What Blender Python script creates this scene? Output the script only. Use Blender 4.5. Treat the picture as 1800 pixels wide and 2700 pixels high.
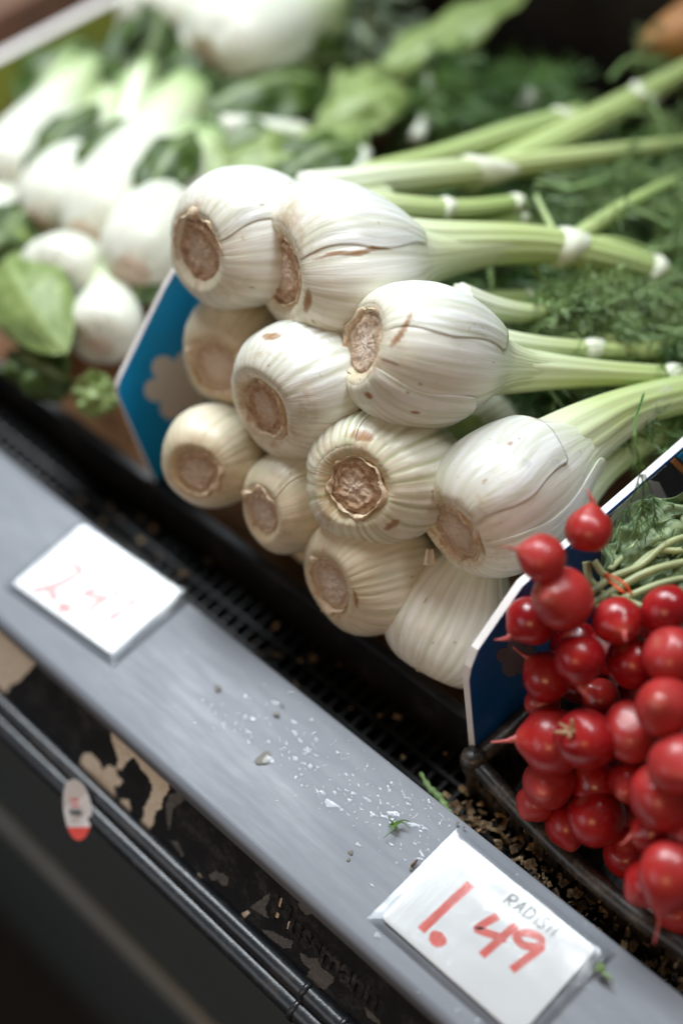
import bpy, math, random
import numpy as np
from mathutils import Vector, Matrix, noise as mn

for o in list(bpy.data.objects):
    bpy.data.objects.remove(o)
S = bpy.context.scene
COL = S.collection
rng = random.Random(7)

# ------------------------------------------------------------------ camera
CAM = np.array([0.2747, -0.2133, 0.7427])
R_ = np.array([[0.7111, 0.6983, -0.0820], [0.4919, -0.5774, -0.6516], [-0.5024, 0.4230, -0.7541]])
cd = bpy.data.cameras.new('camera')
cam = bpy.data.objects.new('camera', cd)
COL.objects.link(cam)
cam.matrix_world = Matrix(((R_[0][0], -R_[1][0], -R_[2][0], CAM[0]), (R_[0][1], -R_[1][1], -R_[2][1], CAM[1]),
                           (R_[0][2], -R_[1][2], -R_[2][2], CAM[2]), (0, 0, 0, 1)))
cd.sensor_fit = 'VERTICAL'
cd.sensor_height = 36
cd.lens = 50
cd.clip_start = 0.02
cd.clip_end = 50
cd.dof.use_dof = True
cd.dof.focus_distance = 0.822
cd.dof.aperture_fstop = 1.45
S.camera = cam

# ------------------------------------------------------------------ world, lamps, exposure
S.view_settings.view_transform = 'Standard'
S.view_settings.look = 'None'
S.view_settings.exposure = 0.18
W = bpy.data.worlds.new('World')
S.world = W
W.use_nodes = True
W.node_tree.nodes['Background'].inputs[0].default_value = (1.0, 0.84, 0.70, 1)
W.node_tree.nodes['Background'].inputs[1].default_value = 0.08
S.cycles.use_denoising = True
S.cycles.max_bounces = 8
S.cycles.caustics_reflective = False
S.cycles.caustics_refractive = False


def area(name, loc, target, sx, sy, power, color):
    l = bpy.data.lights.new(name, 'AREA')
    l.shape = 'RECTANGLE'
    l.size, l.size_y, l.energy, l.color = sx, sy, power, color
    o = bpy.data.objects.new(name, l)
    COL.objects.link(o)
    o.location = loc
    d = Vector(target) - Vector(loc)
    o.rotation_euler = d.to_track_quat('-Z', 'Y').to_euler()
    return o


area('shop_tube_lamp', (-0.65, 0.74, 1.5), (-0.65, 0.72, 0), 2.1, 0.26, 32, (0.92, 0.97, 1.0))
area('shop_window', (-1.38, 0.62, 2.0), (-0.15, 0.15, 0.05), 0.85, 1.1, 38, (0.86, 0.94, 1.0))
area('front_fill_light', (-1.0, -2.2, 1.1), (-0.1, 0.0, 0.0), 1.6, 1.2, 9, (0.86, 0.93, 1.0))  # added cool fill from the front, for bumper highlights and lifted shadows
area('warm_shop_lamp', (0.5, -1.0, 1.0), (-0.05, 0.15, 0.05), 0.6, 0.45, 3.8, (1.0, 0.60, 0.30))


# ------------------------------------------------------------------ helpers
K = 1800 / 1568


def P(x, y, d):
    """point at viewing distance d behind picture point (x, y)"""
    return CAM + d * ((x * K - 900) / 3750 * R_[0] + (y * K - 1350) / 3750 * R_[1] + R_[2])


def onplane(x, y, pt, nrm, k=K):
    """where the sight line of a picture point meets a plane"""
    r = (x * k - 900) / 3750 * R_[0] + (y * k - 1350) / 3750 * R_[1] + R_[2]
    pt, nrm = np.asarray(pt, float), np.asarray(nrm, float)
    return CAM + r * (((pt - CAM) @ nrm) / (r @ nrm))


WM = {}


def link(o, parent=None, M=None):
    COL.objects.link(o)
    if parent is not None:
        o.parent = parent
        o.matrix_parent_inverse = Matrix.Identity(4)
    M = M or Matrix.Identity(4)
    WM[o.name] = (WM[parent.name] @ M) if parent is not None else M
    o.matrix_basis = M
    return o


def tag(o, label=None, cat=None, group=None, kind=None):
    for k, v in (('label', label), ('category', cat), ('group', group), ('kind', kind)):
        if v:
            o[k] = v
    return o


def empty(name, M):
    return link(bpy.data.objects.new(name, None), None, M)


class MB:
    """collects vertices, faces, uvs and a per-vertex 'len' value"""
    def __init__(s):
        s.v, s.f, s.uv, s.a, s.st, s.vn = [], [], [], [], None, None

    def add(s, v, f, uv=None, a=None):
        b = len(s.v)
        s.v.extend([tuple(p) for p in v])
        s.f.extend([tuple(i + b for i in q) for q in f])
        s.uv.extend(uv if uv else [tuple((0.0, 0.0) for _ in q) for q in f])
        s.a.extend(a if a is not None else [0.0] * len(v))
        return s

    def grid(s, rings, closed=True, cap0=False, cap1=False, a=None, u0=0.0, u1=1.0):
        m, n = len(rings), len(rings[0])
        v = [p for r in rings for p in r]
        f, uv = [], []
        nn = n if closed else n - 1
        den = nn
        for i in range(m - 1):
            for j in range(nn):
                k = (j + 1) % n
                f.append((i * n + j, i * n + k, (i + 1) * n + k, (i + 1) * n + j))
                ua, ub = u0 + (u1 - u0) * j / den, u0 + (u1 - u0) * (j + 1) / den
                va, vb = i / (m - 1), (i + 1) / (m - 1)
                uv.append(((ua, va), (ub, va), (ub, vb), (ua, vb)))
        if cap0:
            f.append(tuple(range(n - 1, -1, -1)))
            uv.append(tuple((j / n, 0.0) for j in range(n)))
        if cap1:
            f.append(tuple((m - 1) * n + j for j in range(n)))
            uv.append(tuple((j / n, 1.0) for j in range(n)))
        aa = None
        if a is not None:
            aa = [a[i] for i in range(m) for _ in range(n)]
        else:
            aa = [i / (m - 1) for i in range(m) for _ in range(n)]
        return s.add(v, f, uv, aa)

    def box(s, lo, hi):
        x0, y0, z0 = lo
        x1, y1, z1 = hi
        v = [(x0, y0, z0), (x1, y0, z0), (x1, y1, z0), (x0, y1, z0), (x0, y0, z1), (x1, y0, z1), (x1, y1, z1), (x0, y1, z1)]
        return s.add(v, [(0, 3, 2, 1), (4, 5, 6, 7), (0, 1, 5, 4), (1, 2, 6, 5), (2, 3, 7, 6), (3, 0, 4, 7)])

    def tube(s, pts, rad, n=10, cap=True, a=None, sec=None):
        rings = tube_rings(pts, rad, n, sec)
        return s.grid(rings, True, cap, cap, a)

    def prism(s, poly, off):
        """flat outline (3-D points) given a thickness vector"""
        n = len(poly)
        off = np.asarray(off)
        v = [np.asarray(p) for p in poly] + [np.asarray(p) + off for p in poly]
        f = [tuple(range(n - 1, -1, -1)), tuple(range(n, 2 * n))]
        f += [(j, (j + 1) % n, n + (j + 1) % n, n + j) for j in range(n)]
        return s.add(v, f)

    def build(s, name, mat, parent=None, M=None, world=True, smooth=True, mods=()):
        me = bpy.data.meshes.new(name)
        v = np.array(s.v, float)
        if world and parent is not None:
            inv = np.array((WM[parent.name] @ (M or Matrix.Identity(4))).inverted())
            v = v @ inv[:3, :3].T + inv[:3, 3]
        me.from_pydata(v.tolist(), [], s.f)
        ul = me.uv_layers.new(name='UVMap')
        ul.data.foreach_set('uv', np.array([c for q in s.uv for c in q], float).ravel())
        at = me.attributes.new('len', 'FLOAT', 'POINT')
        at.data.foreach_set('value', np.array(s.a, float))
        if s.vn is not None:
            at = me.attributes.new('vein', 'FLOAT', 'POINT')
            at.data.foreach_set('value', np.array(s.vn, float))
        if s.st is not None:
            at = me.attributes.new('stain', 'FLOAT', 'POINT')
            at.data.foreach_set('value', np.array(s.st, float))
        if smooth:
            me.polygons.foreach_set('use_smooth', [True] * len(me.polygons))
        me.materials.append(mat)
        me.update()
        o = link(bpy.data.objects.new(name, me), parent, M)
        for t, kw in mods:
            md = o.modifiers.new(t.lower(), t)
            for k, val in kw.items():
                setattr(md, k, val)
        return o


def catmull(pts, n):
    p = np.array([np.asarray(q, float) for q in pts])
    p = np.vstack([2 * p[0] - p[1], p, 2 * p[-1] - p[-2]])
    out = []
    segs = len(p) - 3
    for t in np.linspace(0, segs, n):
        i = min(int(t), segs - 1)
        u = t - i
        a, b, c, d = p[i:i + 4]
        out.append(0.5 * (2 * b + (c - a) * u + (2 * a - 5 * b + 4 * c - d) * u * u + (3 * b - a - 3 * c + d) * u ** 3))
    return np.array(out)


def frames(p):
    t = np.gradient(p, axis=0)
    t /= np.linalg.norm(t, axis=1)[:, None] + 1e-12
    u = np.cross(t[0], [0.13, 0.2, 1.0])
    u /= np.linalg.norm(u)
    U = []
    for k in range(len(p)):
        u = u - t[k] * (u @ t[k])
        u /= np.linalg.norm(u)
        U.append(u)
    U = np.array(U)
    return t, U, np.cross(t, U)


def tube_rings(p, rad, n, sec=None):
    p = np.asarray(p, float)
    t, U, V = frames(p)
    rad = np.broadcast_to(rad, (len(p),))
    th = np.arange(n) / n * 2 * math.pi
    k = np.ones(n) if sec is None else np.array([sec(a) for a in th])
    return [p[i] + rad[i] * (np.outer(np.cos(th) * k, U[i]) + np.outer(np.sin(th) * k, V[i])) for i in range(len(p))]


def nz(p, sc=1.0, seed=0.0):
    return mn.noise(Vector((p[0] * sc + seed, p[1] * sc + seed * 1.7, p[2] * sc - seed)))


# ------------------------------------------------------------------ materials
class NT:
    def __init__(s, name):
        s.m = bpy.data.materials.new(name)
        s.m.use_nodes = True
        s.t = s.m.node_tree
        s.b = s.t.nodes['Principled BSDF']

    def n(s, typ, **kw):
        nd = s.t.nodes.new('ShaderNode' + typ)
        for k, v in kw.items():
            if k.startswith('i_'):
                key = k[2:].replace('_', ' ')
                nd.inputs[int(key) if key.isdigit() else key].default_value = v
            else:
                setattr(nd, k, v)
        return nd

    def l(s, a, b):
        s.t.links.new(a, b)

    def set(s, **kw):
        for k, v in kw.items():
            k = k.replace('_', ' ')
            if k in s.b.inputs:
                s.b.inputs[k].default_value = (*v, 1) if isinstance(v, tuple) and len(v) == 3 and s.b.inputs[k].type == 'RGBA' else v
        return s

    def ramp(s, src, stops):
        r = s.n('ValToRGB')
        e = r.color_ramp.elements
        while len(e) < len(stops):
            e.new(0.5)
        for el, (p, c) in zip(e, stops):
            el.position = p
            el.color = (*c, 1) if len(c) == 3 else c
        s.l(src, r.inputs[0])
        return r.outputs[0]

    def noise(s, vec, scale, detail=3, rough=0.55):
        nd = s.n('TexNoise')
        nd.inputs['Scale'].default_value = scale
        nd.inputs['Detail'].default_value = detail
        nd.inputs['Roughness'].default_value = rough
        if vec is not None:
            s.l(vec, nd.inputs['Vector'])
        return nd.outputs['Fac']

    def mix(s, fac, a, b, blend='MIX'):
        nd = s.n('Mix', data_type='RGBA', blend_type=blend)
        for sock, val in ((nd.inputs[0], fac), (nd.inputs[6], a), (nd.inputs[7], b)):
            if hasattr(val, 'default_value'):
                s.l(val, sock)
            elif isinstance(val, tuple):
                sock.default_value = (*val, 1)
            else:
                sock.default_value = val
        return nd.outputs[2]

    def math(s, op, a, b=0.0, clamp=False):
        nd = s.n('Math', operation=op, use_clamp=clamp)
        for sock, val in ((nd.inputs[0], a), (nd.inputs[1], b)):
            if hasattr(val, 'default_value'):
                s.l(val, sock)
            else:
                sock.default_value = val
        return nd.outputs[0]

    def obj(s):
        return s.n('TexCoord').outputs['Object']

    def attr(s, name='len'):
        return s.n('Attribute', attribute_name=name).outputs['Fac']

    def uvec(s, su, sv):
        """uv stretched, shifted per object so that copies differ"""
        tc = s.n('TexCoord').outputs['UV']
        m = s.n('Mapping')
        s.l(tc, m.inputs['Vector'])
        m.inputs['Scale'].default_value = (su, sv, 1)
        oi = s.n('ObjectInfo').outputs['Random']
        c = s.n('CombineXYZ')
        s.l(s.math('MULTIPLY', oi, 37.0), c.inputs[2])
        s.l(c.outputs[0], m.inputs['Location'])
        return m.outputs[0]

    def bump(s, h, dist, strength=1.0):
        b = s.n('Bump')
        b.inputs['Distance'].default_value = dist
        b.inputs['Strength'].default_value = strength
        s.l(h, b.inputs['Height'])
        s.l(b.outputs[0], s.b.inputs['Normal'])

    def col(s, c):
        s.l(c, s.b.inputs['Base Color'])
        return s


def plain(name, col, rough=0.5, nscale=None, var=0.25, bump=0.0, **kw):
    m = NT(name)
    m.set(Base_Color=col, Roughness=rough, **kw)
    if nscale:
        f = m.noise(m.obj(), nscale, 5, 0.6)
        m.col(m.mix(m.ramp(f, [(0.3, (0, 0, 0)), (0.7, (1, 1, 1))]), tuple(c * (1 - var) for c in col), tuple(min(1, c * (1 + var)) for c in col)))
        if bump:
            m.bump(f, bump)
    return m.m


def fennel_mat(name, white, warm, green, streak=0.5, vein=0.35):
    m = NT(name)
    ln = m.attr()
    base = m.ramp(ln, [(0.0, tuple(c * 0.92 for c in warm)), (0.08, warm), (0.16, tuple(0.5 * (a + b) for a, b in zip(warm, white))), (0.30, white), (0.56, white), (0.80, green), (1.0, tuple(c * 0.82 for c in green))])
    fine = m.noise(m.uvec(70, 2.2), 1.0, 4, 0.6)
    wide = m.noise(m.uvec(16, 1.4), 1.0, 3, 0.5)
    c = m.mix(m.math('MULTIPLY', m.ramp(fine, [(0.42, (0, 0, 0)), (0.66, (1, 1, 1))]), streak), base, (0.52, 0.55, 0.36), 'MIX')
    c = m.mix(m.math('MULTIPLY', m.ramp(wide, [(0.5, (0, 0, 0)), (0.75, (1, 1, 1))]), 0.22), c, (0.86, 0.80, 0.68), 'MULTIPLY')
    c = m.mix(m.math('MULTIPLY', m.ramp(m.attr('vein'), [(0.25, (0, 0, 0)), (0.9, (1, 1, 1))]), vein), c, (0.42, 0.44, 0.24))
    blot = m.noise(m.uvec(9, 5), 1.0, 6, 0.7)
    near = m.ramp(ln, [(0.0, (1, 1, 1)), (0.10, (0.75, 0.75, 0.75)), (0.30, (0.08, 0.08, 0.08)), (1.0, (0.0, 0.0, 0.0))])
    st = m.math('MULTIPLY', m.ramp(blot, [(0.5, (0, 0, 0)), (0.66, (1, 1, 1))]), near)
    c = m.mix(st, c, (0.40, 0.24, 0.11))
    spots = m.noise(m.uvec(30, 30), 1.0, 2, 0.5)
    c = m.mix(m.math('MULTIPLY', m.ramp(spots, [(0.72, (0, 0, 0)), (0.76, (1, 1, 1))]), 0.45), c, (0.48, 0.33, 0.18))
    sn = m.noise(m.uvec(60, 14), 1.0, 4, 0.6)
    sf = m.math('MULTIPLY', m.attr('stain'), m.math('ADD', m.math('MULTIPLY', sn, 1.3), 0.2), True)
    c = m.mix(m.ramp(sf, [(0.15, (0, 0, 0)), (0.5, (0.6, 0.6, 0.6)), (0.95, (1, 1, 1))]), c, m.mix(sn, (0.13, 0.045, 0.012), (0.46, 0.25, 0.10)))
    m.col(c)
    m.set(Roughness=0.34, Subsurface_Weight=0.22, Subsurface_Scale=0.006, Specular_IOR_Level=0.45)
    m.b.inputs['Subsurface Radius'].default_value = (1.0, 0.75, 0.45)
    m.bump(m.math('ADD', m.math('MULTIPLY', fine, 0.6), wide), 0.0010, 0.85)
    return m.m


def stalk_mat(name):
    m = NT(name)
    ln = m.attr()
    base = m.ramp(ln, [(0.0, (0.78, 0.78, 0.71)), (0.18, (0.70, 0.74, 0.56)), (0.42, (0.41, 0.50, 0.19)), (0.8, (0.26, 0.38, 0.09)), (1.0, (0.18, 0.30, 0.07))])
    f = m.noise(m.uvec(26, 1.2), 1.0, 3, 0.55)
    c = m.mix(m.math('MULTIPLY', m.ramp(f, [(0.35, (0, 0, 0)), (0.65, (1, 1, 1))]), 0.45), base, (0.60, 0.66, 0.42))
    m.col(c)
    m.set(Roughness=0.36, Subsurface_Weight=0.1, Subsurface_Scale=0.004)
    m.bump(f, 0.0006, 0.8)
    return m.m


def frond_mat(name, a, b):
    m = NT(name)
    f = m.noise(m.obj(), 22, 5, 0.7)
    m.col(m.mix(m.ramp(f, [(0.35, (0, 0, 0)), (0.65, (1, 1, 1))]), a, b))
    m.set(Roughness=0.5)
    return m.m


def radish_mat(name, ca, cb, rough):
    m = NT(name)
    oi = m.n('ObjectInfo').outputs['Random']
    tc = m.n('TexCoord').outputs['Object']
    ad = m.n('VectorMath', operation='ADD')
    m.l(tc, ad.inputs[0])
    cx = m.n('CombineXYZ')
    m.l(m.math('MULTIPLY', oi, 9.0), cx.inputs[0])
    m.l(cx.outputs[0], ad.inputs[1])
    f = m.noise(ad.outputs[0], 55, 3, 0.5)
    c = m.mix(m.ramp(f, [(0.35, (0, 0, 0)), (0.7, (1, 1, 1))]), ca, cb)
    c = m.mix(m.math('MULTIPLY', oi, 0.4), c, (0.50, 0.035, 0.02))
    sc = m.noise(ad.outputs[0], 480, 2, 0.5)
    c = m.mix(m.math('MULTIPLY', m.ramp(sc, [(0.66, (0, 0, 0)), (0.72, (1, 1, 1))]), 0.35), c, (0.55, 0.2, 0.14))
    big = m.noise(ad.outputs[0], 28, 4, 0.6)
    haze = m.ramp(m.math('ADD', m.math('MULTIPLY', oi, 0.35), big), [(0.58, (0, 0, 0)), (0.85, (1, 1, 1))])
    c = m.mix(m.math('MULTIPLY', haze, 0.2), c, (0.36, 0.06, 0.065))
    pale = m.ramp(m.attr(), [(0.0, (0.55, 0.55, 0.55)), (0.10, (0.1, 0.1, 0.1)), (0.2, (0, 0, 0)), (0.9, (0, 0, 0)), (1.0, (0.5, 0.5, 0.5))])
    c = m.mix(m.math('MULTIPLY', pale, m.math('ADD', sc, 0.3)), c, (0.60, 0.18, 0.12))
    m.col(c)
    m.set(Coat_Weight=0.15, Coat_Roughness=0.08)
    m.l(m.math('ADD', m.math('MULTIPLY', haze, 0.12), m.ramp(f, [(0.3, (rough * 0.8,) * 3), (0.75, (rough * 1.35,) * 3)])), m.b.inputs['Roughness'])
    m.bump(m.noise(ad.outputs[0], 130, 3), 0.0006, 0.5)
    return m.m


def rail_mat():
    m = NT('worn_grey_plastic')
    o = m.obj()
    mp = m.n('Mapping')
    m.l(o, mp.inputs['Vector'])
    mp.inputs['Scale'].default_value = (1.0, 2.2, 1)
    big = m.noise(mp.outputs[0], 9, 4, 0.5)
    fine = m.noise(o, 260, 4, 0.7)
    sm = m.n('Mapping')
    m.l(o, sm.inputs['Vector'])
    sm.inputs['Scale'].default_value = (18, 150, 1)
    sm.inputs['Rotation'].default_value = (0, 0, 0.5)
    scr = m.noise(sm.outputs[0], 1.0, 5, 0.75)
    c = m.mix(m.ramp(big, [(0.3, (0, 0, 0)), (0.7, (1, 1, 1))]), (0.125, 0.137, 0.162), (0.165, 0.180, 0.207))
    c = m.mix(m.math('MULTIPLY', m.ramp(fine, [(0.62, (0, 0, 0)), (0.74, (1, 1, 1))]), 0.35), c, (0.14, 0.13, 0.11))
    c = m.mix(m.math('MULTIPLY', m.ramp(scr, [(0.63, (0, 0, 0)), (0.72, (1, 1, 1))]), 0.35), c, (0.24, 0.25, 0.27))
    m.col(c)
    m.l(m.math('ADD', m.ramp(big, [(0.3, (0.36, 0.36, 0.36)), (0.7, (0.56, 0.56, 0.56))]), m.math('MULTIPLY', m.math('SUBTRACT', scr, 0.5), 0.3)), m.b.inputs['Roughness'])
    m.set(Specular_IOR_Level=0.42)
    m.bump(m.noise(o, 60, 2, 0.5), 0.0005, 0.2)
    return m.m


def black_mat(name, col=(0.012, 0.013, 0.015), rough=0.35, dust=(0.10, 0.09, 0.075), amount=0.35, scale=30, bump=0.0006):
    m = NT(name)
    o = m.obj()
    a = m.noise(o, scale, 6, 0.65)
    b = m.noise(o, scale * 9, 3, 0.7)
    f = m.math('MULTIPLY', m.ramp(m.math('MULTIPLY', a, m.math('ADD', b, 0.5)), [(0.5, (0, 0, 0)), (0.75, (1, 1, 1))]), amount)
    m.col(m.mix(f, col, dust))
    m.l(m.math('ADD', m.math('MULTIPLY', a, 0.3), rough - 0.12), m.b.inputs['Roughness'])
    m.bump(m.math('ADD', a, m.math('MULTIPLY', b, 0.3)), bump, 0.6)
    return m.m


def sleeve_mat():
    m = NT('clear_plastic')
    tr = m.n('BsdfTransparent')
    tr.inputs[0].default_value = (0.98, 0.985, 0.99, 1)
    gl = m.n('BsdfGlossy')
    gl.inputs['Roughness'].default_value = 0.10
    mp = m.n('Mapping')
    m.l(m.obj(), mp.inputs['Vector'])
    mp.inputs['Scale'].default_value = (260, 25, 1)
    f = m.noise(mp.outputs[0], 1.0, 4, 0.6)
    b = m.n('Bump')
    b.inputs['Distance'].default_value = 0.0004
    b.inputs['Strength'].default_value = 0.3
    m.l(f, b.inputs['Height'])
    m.l(b.outputs[0], gl.inputs['Normal'])
    mx = m.n('MixShader')
    fr = m.n('Fresnel')
    fr.inputs[0].default_value = 1.5
    m.l(m.math('ADD', fr.outputs[0], 0.0), mx.inputs[0])
    m.l(tr.outputs[0], mx.inputs[1])
    m.l(gl.outputs[0], mx.inputs[2])
    m.l(mx.outputs[0], m.t.nodes['Material Output'].inputs['Surface'])
    return m.m


def leaf_mat(name, a, b, rough=0.38, trans=0.12):
    m = NT(name)
    f = m.noise(m.uvec(7, 9), 1.0, 4, 0.6)
    c = m.mix(m.ramp(f, [(0.35, (0, 0, 0)), (0.68, (1, 1, 1))]), a, b)
    u = m.n('SeparateXYZ')
    m.l(m.n('TexCoord').outputs['UV'], u.inputs[0])
    rib = m.ramp(m.math('ABSOLUTE', m.math('SUBTRACT', u.outputs[0], 0.5)), [(0.0, (1, 1, 1)), (0.035, (0.8, 0.8, 0.8)), (0.075, (0, 0, 0))])
    c = m.mix(m.math('MULTIPLY', rib, 0.4), c, (0.40, 0.50, 0.24))
    m.col(c)
    m.set(Roughness=rough, Specular_IOR_Level=0.35)
    m.bump(f, 0.002, 0.6)
    return m.m


def pak_mat():
    m = NT('pak_choi_stem')
    ln = m.attr()
    base = m.ramp(ln, [(0.0, (0.62, 0.56, 0.42)), (0.06, (0.72, 0.72, 0.65)), (0.70, (0.70, 0.72, 0.63)), (0.90, (0.48, 0.58, 0.32)), (1.0, (0.24, 0.37, 0.13))])
    f = m.noise(m.uvec(14, 1.5), 1.0, 3)
    m.col(m.mix(m.math('MULTIPLY', f, 0.3), base, (0.58, 0.64, 0.42)))
    m.set(Roughness=0.3, Subsurface_Weight=0.12, Subsurface_Scale=0.006)
    m.bump(f, 0.001, 0.6)
    return m.m


def patch_mat(name, a, b, scale, rough=0.8):
    m = NT(name)
    f = m.noise(m.obj(), scale, 5, 0.7)
    m.col(m.mix(m.ramp(f, [(0.35, (0, 0, 0)), (0.65, (1, 1, 1))]), a, b))
    m.set(Roughness=rough)
    m.bump(f, 0.0012, 0.8)
    return m.m


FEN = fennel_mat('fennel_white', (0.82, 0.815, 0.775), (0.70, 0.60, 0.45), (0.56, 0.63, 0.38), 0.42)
FENSHADE = fennel_mat('fennel_tan_shaded', (0.72, 0.64, 0.51), (0.55, 0.40, 0.24), (0.60, 0.60, 0.42), 0.5)  # tan skin with the warm shade of the low bulbs mixed into its colour
FENG = fennel_mat('fennel_ribbed', (0.78, 0.77, 0.68), (0.62, 0.50, 0.34), (0.50, 0.58, 0.34), 0.5, 0.75)
STALK = stalk_mat('fennel_stalk')
NODE = plain('fennel_node', (0.70, 0.73, 0.58), 0.45, 120, 0.12, 0.0008)
def root_mat(name, a, b_, dark, edge):
    m = NT(name)
    f = m.noise(m.obj(), 170, 6, 0.7)
    g = m.noise(m.obj(), 420, 4, 0.7)
    q = m.math('ADD', m.attr(), m.math('MULTIPLY', m.math('SUBTRACT', f, 0.5), 0.9))
    c = m.ramp(q, [(0.15, a), (0.5, b_), (0.72, dark), (0.84, b_), (1.0, edge)])
    c = m.mix(m.ramp(g, [(0.55, (0, 0, 0)), (0.75, (0.7, 0.7, 0.7))]), c, dark)
    m.col(c)
    m.set(Roughness=0.65)
    m.bump(m.math('ADD', f, m.math('MULTIPLY', g, 0.5)), 0.0025, 0.9)
    return m.m


ROOT = root_mat('cut_root', (0.66, 0.54, 0.44), (0.60, 0.47, 0.36), (0.46, 0.31, 0.20), (0.48, 0.33, 0.20))
ROOTD = root_mat('browned_root', (0.64, 0.50, 0.39), (0.58, 0.42, 0.29), (0.36, 0.19, 0.09), (0.26, 0.13, 0.06))
ROOTRIM = patch_mat('dried_root_rim', (0.70, 0.59, 0.44), (0.44, 0.29, 0.16), 120, 0.7)
BLEM = patch_mat('brown_blemish', (0.30, 0.14, 0.05), (0.50, 0.32, 0.16), 220, 0.5)
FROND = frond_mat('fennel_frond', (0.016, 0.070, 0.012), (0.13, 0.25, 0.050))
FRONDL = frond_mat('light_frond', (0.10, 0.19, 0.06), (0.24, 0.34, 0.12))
RAD = radish_mat('radish_skin', (0.23, 0.003, 0.008), (0.38, 0.008, 0.010), 0.26)
RTAIL = plain('radish_tail', (0.50, 0.10, 0.09), 0.45, 150, 0.4)
RCUT = plain('radish_crown', (0.40, 0.26, 0.15), 0.6, 200, 0.4, 0.001)
RLEAF = leaf_mat('radish_leaf', (0.06, 0.105, 0.045), (0.20, 0.26, 0.13), 0.5)
RSTEM = plain('radish_stem', (0.36, 0.40, 0.20), 0.4, 60, 0.3)
BAND = plain('orange_band', (0.85, 0.16, 0.05), 0.45, 200, 0.15)
RAIL = rail_mat()
BLACK = black_mat('black_plastic', amount=0.25)
DEEP = black_mat('dark_grille_plastic', (0.004, 0.004, 0.005), 0.45, (0.02, 0.017, 0.013), 0.25)
STRIP = black_mat('black_paint', (0.010, 0.010, 0.011), 0.42, (0.085, 0.085, 0.085), 0.55, 42, 0.0005)
BUMP = black_mat('bumper_rubber', (0.018, 0.021, 0.026), 0.24, (0.12, 0.10, 0.085), 0.3, 38, 0.0006)
BASKET = black_mat('worn_black_plastic', (0.028, 0.025, 0.023), 0.30, (0.17, 0.14, 0.11), 0.7, 48, 0.0009)
PANEL = black_mat('case_panel', (0.070, 0.092, 0.100), 0.5, (0.085, 0.075, 0.065), 0.4, 6, 0.001)
FLOORM = patch_mat('dark_floor', (0.022, 0.016, 0.012), (0.016, 0.014, 0.013), 6, 0.7)
TRIM = black_mat('panel_trim', (0.20, 0.225, 0.235), 0.35, (0.12, 0.115, 0.10), 0.5, 20, 0.001)
LINER = patch_mat('brown_liner', (0.34, 0.16, 0.065), (0.17, 0.075, 0.03), 60, 0.75)
CHIP = patch_mat('husk', (0.60, 0.42, 0.22), (0.20, 0.10, 0.04), 240, 0.5)
WHITE = plain('white_card', (0.80, 0.79, 0.78), 0.55, 30, 0.03)
REDINK = plain('red_marker', (0.72, 0.055, 0.025), 0.5, 90, 0.15)
GREYINK = plain('grey_pencil', (0.13, 0.13, 0.14), 0.6)
SLEEVE = sleeve_mat()
BLUE = plain('blue_print', (0.005, 0.38, 0.92), 0.36, 12, 0.12)
NAVY = plain('dark_blue_print', (0.004, 0.11, 0.42), 0.33, 12, 0.12)
EDGE = plain('cut_board_edge', (0.72, 0.68, 0.66), 0.6, 90, 0.08)
EDGEW = plain('white_board_edge', (0.84, 0.83, 0.82), 0.6, 90, 0.06)
DARKPRINT = plain('dark_print', (0.012, 0.02, 0.028), 0.35)
GREYPRINT = plain('grey_print', (0.70, 0.71, 0.72), 0.6)
BLOOM = plain('pale_print', (0.80, 0.79, 0.79), 0.4)
GREENCARD = plain('lime_board', (0.30, 0.40, 0.075), 0.4, 8, 0.12)
ORANGEPRINT = plain('orange_print', (0.72, 0.30, 0.07), 0.4)
CREAM = patch_mat('torn_label_paper', (0.86, 0.78, 0.66), (0.70, 0.60, 0.47), 260, 0.85)
RUST = patch_mat('rust_stain', (0.17, 0.075, 0.03), (0.06, 0.03, 0.018), 300, 0.8)
SCUFF = patch_mat('scuffed_paint', (0.085, 0.083, 0.08), (0.15, 0.145, 0.14), 300, 0.6)
PAK = pak_mat()
PLEAF = leaf_mat('pak_choi_leaf', (0.020, 0.050, 0.008), (0.075, 0.120, 0.024), 0.45)
PLEAFL = leaf_mat('pale_leaf', (0.14, 0.21, 0.055), (0.26, 0.33, 0.12), 0.42)
CABB = leaf_mat('frilly_leaf', (0.09, 0.14, 0.08), (0.28, 0.33, 0.24), 0.22)
WALLM = black_mat('case_back', (0.014, 0.010, 0.008), 0.6, (0.05, 0.03, 0.02), 0.6, 5, 0.001)
BROWN = patch_mat('brown_board', (0.20, 0.095, 0.05), (0.09, 0.055, 0.04), 22, 0.8)
TAN = patch_mat('tan_skin', (0.46, 0.22, 0.07), (0.30, 0.13, 0.05), 40, 0.6)
STKW = plain('sticker_paper', (0.78, 0.77, 0.79), 0.35)
STKR = plain('sticker_red', (0.70, 0.05, 0.03), 0.35)
STKD = plain('sticker_ink', (0.05, 0.05, 0.06), 0.4)
_w = NT('water')
_t, _g, _f, _x = _w.n('BsdfTransparent'), _w.n('BsdfGlossy'), _w.n('LayerWeight'), _w.n('MixShader')
_t.inputs[0].default_value = (0.97, 0.98, 0.99, 1)
_g.inputs['Roughness'].default_value = 0.06
_w.l(_w.math('ADD', _w.math('MULTIPLY', _w.math('POWER', _f.outputs['Facing'], 4.0), 0.6), 0.03), _x.inputs[0])
_w.l(_t.outputs[0], _x.inputs[1])
_w.l(_g.outputs[0], _x.inputs[2])
_w.l(_x.outputs[0], _w.t.nodes['Material Output'].inputs['Surface'])
WATER = _w.m

# ------------------------------------------------------------------ the display case
X0, X1 = -2.2, 0.75
case = empty('display_case', Matrix.Translation((0, 0, -0.9)))
tag(case, 'black shop display case with wet grey plastic ledge along its front', 'display case')


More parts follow.
